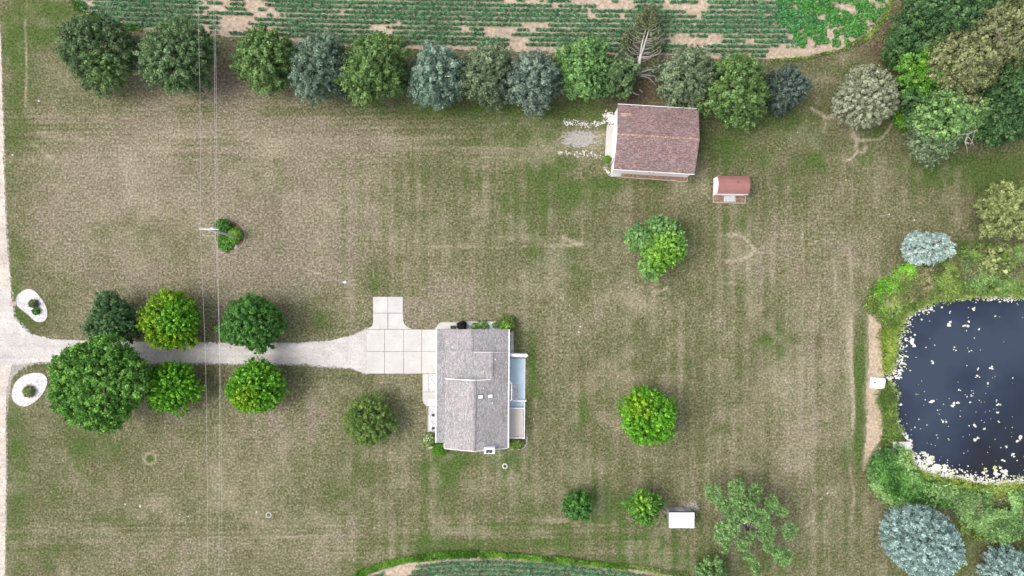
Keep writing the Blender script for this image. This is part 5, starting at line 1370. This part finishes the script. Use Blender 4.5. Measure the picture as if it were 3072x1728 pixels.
for i, (x, y, s_, lb) in enumerate([(376,1513,.13,row_l),(421,1519,.14,row_l),(461,1532,.08,row_l),(484,1534,.07,row_l),(503,1539,.08,row_l),(540,1543,.08,row_l),(565,1549,.09,row_l),
        (677,1652,.10,'lone pale stone right of the power lines near the bottom edge'),(695,1721,.12,'pale stone at the bottom edge right of the power lines'),(770,1535,.13,'pale stone just left of the concrete ring'),
        (117,303,.16,'white stone on the upper left lawn near the road'),(38,465,.14,'pale stone in the green strip beside the road'),(1741,980,.12,'upper of two pale stones on the lawn right of the house'),
        (1736,996,.12,'lower of two pale stones on the lawn right of the house'),(1885,862,.10,'pale stone below the ragged lime green tree'),(1656,1167,.08,'pale pebble on the lawn level with the blue patio'),
        (1601,1257,.09,'pale pebble on the lawn beside the tan deck'),(2408,703,.11,'white stone at the top of the pale mowing stripes'),(2352,429,.08,slant),(2392,397,.08,slant),(2372,414,.07,slant),(2339,448,.07,slant),
        (2482,1480,.12,'larger of two pale stones on the lawn below the bare strip'),(2498,1478,.08,'smaller of two pale stones on the lawn below the bare strip'),(2462,1497,.09,'pale stone at the end of a dry seam above the sprawling tree'),
        (2538,540,.09,'white stone on the lawn between red shed and olive pine'),(2743,660,.10,'pale stone above the icy blue spruce')]):
    rock(lb, x, y, s_, 40 + i, ls, 'stone')
def thin_pole(label, bx, by, h, tipr=.1, ring=False):
    p = W(bx, by); rt = empty('yard_pole', (p[0], p[1], 0), label, 'pole')
    MB().tube([(0,0,0),(0,0,h)], .04, 8).build('post', M['galvanised'], rt)
    MB().tube([(0,0,h),(0,0,h+tipr*.8),(0,0,h+tipr*1.5)], [tipr,tipr*1.1,tipr*.4], 10).build('cap', M['white_paint'], rt)
    if ring: MB().tube([(-.55,0,h*.92),(.35,0,h*.92)], .025, 6).build('crossbar', M['galvanised'], rt)
thin_pole('thin yard pole with white round cap left of the concrete apron', 1052, 847, 3.0, .17, True)
thin_pole('thin pale pole standing alone on the right lawn above the pond', 2640, 648, 2.2, .07)

# ------------------------------------------------------------------ the barn
def gabled(name, label, cat, cx, cy, L, Wd, rz, eave, ridge, over, wallm, roofm, ridge_m):
    root = empty(name, (cx, cy, 0), label, cat, rz=rz)
    l, w2 = L/2, Wd/2; li, wi = l - over, w2 - over
    MB().box(-li, li, -wi, wi, 0, eave - .12).build('wall', M[wallm], root)
    for s in (-1, 1):
        x = s * (li - .05); m = MB(); t = .1
        pts = [(-wi, eave-.12), (wi, eave-.12), (0, ridge-.2)]
        m.face([(x, p[0], p[1]) for p in pts]); m.face([(x+s*.05, p[0], p[1]) for p in pts][::-1])
        for i in range(3):
            j = (i+1) % 3; m.face([(x,*pts[i]),(x,*pts[j]),(x+s*.05,*pts[j]),(x+s*.05,*pts[i])])
        m.build('gable_wall', M[wallm], root)
    for s in (-1, 1):
        m = MB(); poly = [(-l, 0), (l, 0), (l, s*w2), (-l, s*w2)]
        if s < 0: poly = poly[::-1]
        zt = [ridge if abs(p[1]) < .01 else eave for p in poly]
        m.prism(poly, [z-.12 for z in zt], zt); m.build('roof', M[roofm], root)
    MB().box(-l-.005, l+.005, -.13, .13, ridge-.05, ridge+.025).build('ridge_cap', M[ridge_m], root)
    return root
bc = (18.45, 19.05)
barn = gabled('barn', 'white barn with reddish brown shingle gable roof and a paler ridge', 'barn', bc[0], bc[1], 10.37, 8.35, rad(-3.5), 3.6, 4.98, .16, 'white_siding', 'brown_shingle', 'ridge_moss')
l, w2 = 10.37/2, 8.35/2
for s in (-1, 1):
    MB().box(-l, l, s*(w2+.03)-.04, s*(w2+.03)+.04, 3.44, 3.585).build('fascia', M['white_paint'], barn)
# barn door facing the gravel, small windows on the south wall, downpipe
bd = MB().box(-l+.08, -l+.155, -1.9, 1.5, .05, 2.9).build('barn_door', M['white_paint'], barn)
MB().box(-l+.06, -l+.078, -.23, -.17, .1, 2.8).build('door_seam', M['galvanised'], bd)
for q in (-.35, .2): 
    f = MB().box(q-.18, q+.18, -w2+.09, -w2+.155, 2.2, 3.0).build('window', M['white_paint'], barn)
    MB().box(q-.13, q+.13, -w2+.07, -w2+.088, 2.26, 2.94).build('pane', M['glass_dark'], f)
MB().tube([(-l-.02, -w2+1.5, 3.5), (-l+.0, -w2+1.2, 2.0), (-l+.05, -w2+.9, .4)], .035, 6).build('cable', M['dark_metal'], barn)
mo = MB(); rr = rng_(15)
for k in range(46):
    x = -4.25 + rr.normal(0, .30); y = w2 - 1.42 + rr.normal(0, .14)
    z = 4.98 + (3.6-4.98) * abs(y)/w2
    s = rr.uniform(.03, .09); sl = (3.6-4.98)/w2
    mo.prism([(x-s,y-s*.5),(x+s,y-s*.4),(x+s*.7,y+s*.5),(x-s*.8,y+s*.4)], z-.03, z+.03)
mo.build('worn_patch', speck_mat('worn_patch', [(.42,.28,.16),(.55,.40,.24),(.65,.52,.34)], 5), barn)
st('concrete_apron', [(1814,472),(1836,472),(1846,376),(1820,376)], .05, 'concrete_old')
st('concrete_apron', [(1831,530),(1862,530),(1864,516),(1833,512)], .05, 'concrete_old')
st('mulch_bed', [(1864,531),(2060,545),(2063,522),(1866,512)], .03, 'mulch')
edge_line('garden_edging', 'thin board edging the bark bed below the barn', [(1864,531.5),(2061,545.5),(2064,523)], 0, .06, .12, 'edging')
# stone borders by the barn
def stones(label, pxs, n, spread, s0, s1, seed):
    r = rng_(seed); V = []; F = []
    ico = bmesh.new(); bmesh.ops.create_icosphere(ico, subdivisions=1, radius=1.0)
    bv = np.array([v.co[:] for v in ico.verts]); bf = [[v.index for v in f.verts] for f in ico.faces]; ico.free()
    q = np.array(pxs, float); seg = np.r_[0, np.cumsum(np.hypot(*np.diff(q, axis=0).T))]
    for _ in range(n):
        f = r.random() * seg[-1]; x = np.interp(f, seg, q[:, 0]) + r.normal(0, spread); y = np.interp(f, seg, q[:, 1]) + r.normal(0, spread)
        s = r.uniform(s0, s1); X, Y, _ = W(x, y); b = len(V)
        vv = bv * s * r.uniform(.75, 1.25, (len(bv), 1)) * np.array([r.uniform(.8,1.2), r.uniform(.8,1.2), .6]) + np.array([X, Y, s*.25])
        V += [tuple(v) for v in vv]; F += [tuple(b+i for i in f_) for f_ in bf]
    me = bpy.data.meshes.new('stone_border'); me.from_pydata(V, [], F); o = link('stone_border', me, M['stone']); return tag(o, label, kind='stuff')
stones('upper line of white stones leading to the barn', [(1690,360),(1700,368),(1730,370),(1765,374),(1800,372),(1818,366)], 150, 4.6, .04, .12, 1)
stones('lower line of white stones leading to the barn', [(1680,458),(1710,462),(1750,461),(1780,464),(1806,475)], 110, 4.4, .03, .10, 2)
stones('heap of grey stones at the upper left corner of the barn', [(1820,340),(1832,350),(1834,368)], 120, 5.5, .07, .16, 3)
stones('white chips at the lower left corner of the barn', [(1812,500),(1820,514),(1832,519)], 40, 2.6, .04, .09, 4)
shrub('weed_clump', 'small bright green plant at the end of the barn apron', 1820, 478, .30, .4, 'vine', cat='plant', leaf=.12, spacing=.16)
branch_set('fallen_twigs', 'pale twigs on the soil at the foot of the broken tree', 'branches', [[(1897,275,.05),(1908,283,.1),(1920,286,.05)],[(1918,268,.05),(1928,278,.05)]], seed=7, twigs=0)

# small red roofed shed
sx, sy, _ = W(2200.5, 554, 2.3)
sh = empty('garden_shed', (sx, sy, 0), 'small white shed with smooth red roof below the barn', 'shed', rz=rad(-1.0))
L2, W2 = 2.04, 1.18
MB().box(-L2+.06, L2-.06, -W2+.06, W2-.06, .1, 2.05).build('wall', M['white_siding'], sh)
prof = [(-W2, 2.05), (-W2*.55, 2.52), (0, 2.78), (W2*.55, 2.52), (W2, 2.05)]
m = MB()
for x in (-L2+.05, L2-.05):
    m.face([(x, p[0]*.95, p[1]-.06) for p in prof] )
m.build('gable_wall', M['white_siding'], sh)
m = MB()
for (a, b) in zip(prof[:-1], prof[1:]):
    m.prism([(-L2, a[0]), (L2, a[0]), (L2, b[0]), (-L2, b[0])], [a[1]-.07,a[1]-.07,b[1]-.07,b[1]-.07], [a[1],a[1],b[1],b[1]])
m.build('roof', M['red_roof'], sh)
MB().box(-L2-.003, L2+.003, -.07, .07, 2.76, 2.80).build('ridge_cap', M['red_roof'], sh)
MB().box(.32, .58, .22, .44, 2.62, 2.78).build('roof_vent', plain('vent_red', (.20,.09,.09), .6), sh, bevel=.02)
MB().box(-L2, L2, -W2-.06, -W2-.01, 1.96, 2.06).build('fascia', M['white_paint'], sh)
dd = MB().box(-.75, .55, -W2+.02, -W2+.075, .15, 1.9).build('door', M['white_paint'], sh)
MB().box(-.12, -.08, -W2-.0, -W2+.02, .2, 1.85).build('door_seam', M['galvanised'], dd)
st('mulch_bed', [(2141,606),(2233,608),(2235,584),(2141,582)], .02, 'mulch')
edge_line('garden_edging', 'pale border round the bark bed of the small red shed', [(2139,582),(2139,607),(2234,610),(2237,586)], 0, .07, .1, 'concrete_old')
sp_ = MB(); a = W(2171,605); b = W(2204,585)
sp_.box(a[0], b[0], a[1], b[1], .0, .14); tag(sp_.build('shed_step', M['wood_grey'], bevel=.01), 'grey weathered ramp in front of the small red shed door', 'ramp')
edge_line('garden_edging', 'pale board on the right side of the shed ramp', [(2206,585),(2205,607)], 0, .07, .12, 'concrete_old')

# white roofed shed at the bottom
sx, sy, _ = W(2046.5, 1561.5, 2.3)
ws = empty('white_shed', (sx, sy, 0), 'low shed with plain white flat roof on the lower lawn', 'shed')
MB().box(-1.50, 1.50, -.88, .98, 0, 2.1).build('wall', plain('grey_siding', (.30,.31,.34), .7, .15), ws)
m = MB(); m.prism([(-1.63,-1.02),(1.60,-1.02),(1.60,1.02),(-1.63,1.02)], [2.12,2.12,2.22,2.22], [2.20,2.20,2.30,2.30]); m.build('roof', M['white_paint'], ws, bevel=.012)
MB().box(-1.62, 1.60, 1.03, 1.10, 2.02, 2.22).build('fascia', M['dark_metal'], ws)
MB().box(-1.70, -1.64, -1.0, 1.05, 2.0, 2.18).build('fascia', M['galvanised'], ws)
MB().box(-.5, .5, 1.0, 1.05, .1, 1.95).build('door', M['wood_grey'], ws)
stones('pale wood chips and rubble above the white roofed shed', [(2060,1520),(2075,1514),(2090,1526)], 150, 7, .02, .07, 5)
shrub('weed_clump', 'yellow green weed clump left of the white roofed shed', 1996, 1560, .40, .5, 'olive', cat='plant', leaf=.12, spacing=.2)

# upturned white hull by the pond
hx_, hy_, _ = W(2631.5, 1149)
ht = empty('pond_boat', (hx_, hy_, 0), 'small white rounded hull lying upturned on the bare strip beside the pond', 'boat', rz=rad(-6))
bm = bmesh.new(); bmesh.ops.create_cube(bm, size=1)
for v in bm.verts:
    t_ = 1 if v.co.z < 0 else .90
    v.co.x *= 2.0 * t_; v.co.y *= 1.48 * t_; v.co.z = .02 if v.co.z < 0 else .42
bmesh.ops.bevel(bm, geom=list(bm.edges), offset=.12, segments=4, affect='EDGES')
me_ = bpy.data.meshes.new('hull'); bm.to_mesh(me_); bm.free(); link('hull', me_, M['white_paint'], ht)
MB().box(-1.03, 1.03, -.77, .77, .03, .07).build('rim', M['galvanised'], ht, bevel=.03)
MB().box(-.70, -.42, -.02, .16, .405, .435).build('drain_plate', M['dark_metal'], ht)
MB().box(.72, .80, -.14, -.05, .395, .43).build('cleat', M['galvanised'], ht)

# dock
a = W(2672, 1327); b = W(2727, 1334)
dk_ = empty('dock', ((a[0]+b[0])/2, W(2700,1335)[1], 0), 'small weathered plank dock reaching into the pond', 'dock', rz=rad(1.5))
LL = (b[0]-a[0]) ; m = MB(); n = 16
for i in range(n):
    x0 = -LL/2 + LL*i/n; m.box(x0+.008, x0+LL/n-.008, -.56+.01*((i*7) % 3), .56-.01*((i*5) % 3), .50, .535)
m.build('planks', M['wood_grey'], dk_)
for y in (-.45, .45): MB().box(-LL/2, LL/2, y-.05, y+.05, .38, .498).build('beam', M['bark'], dk_)
for x in (-.4, LL/2-.1):
    for y in (-.5, .5): MB().tube([(x,y,-1.2),(x,y,.49)], .06, 8).build('post', M['bark'], dk_)
print('trees', TREES, 'objects', len(C.objects))
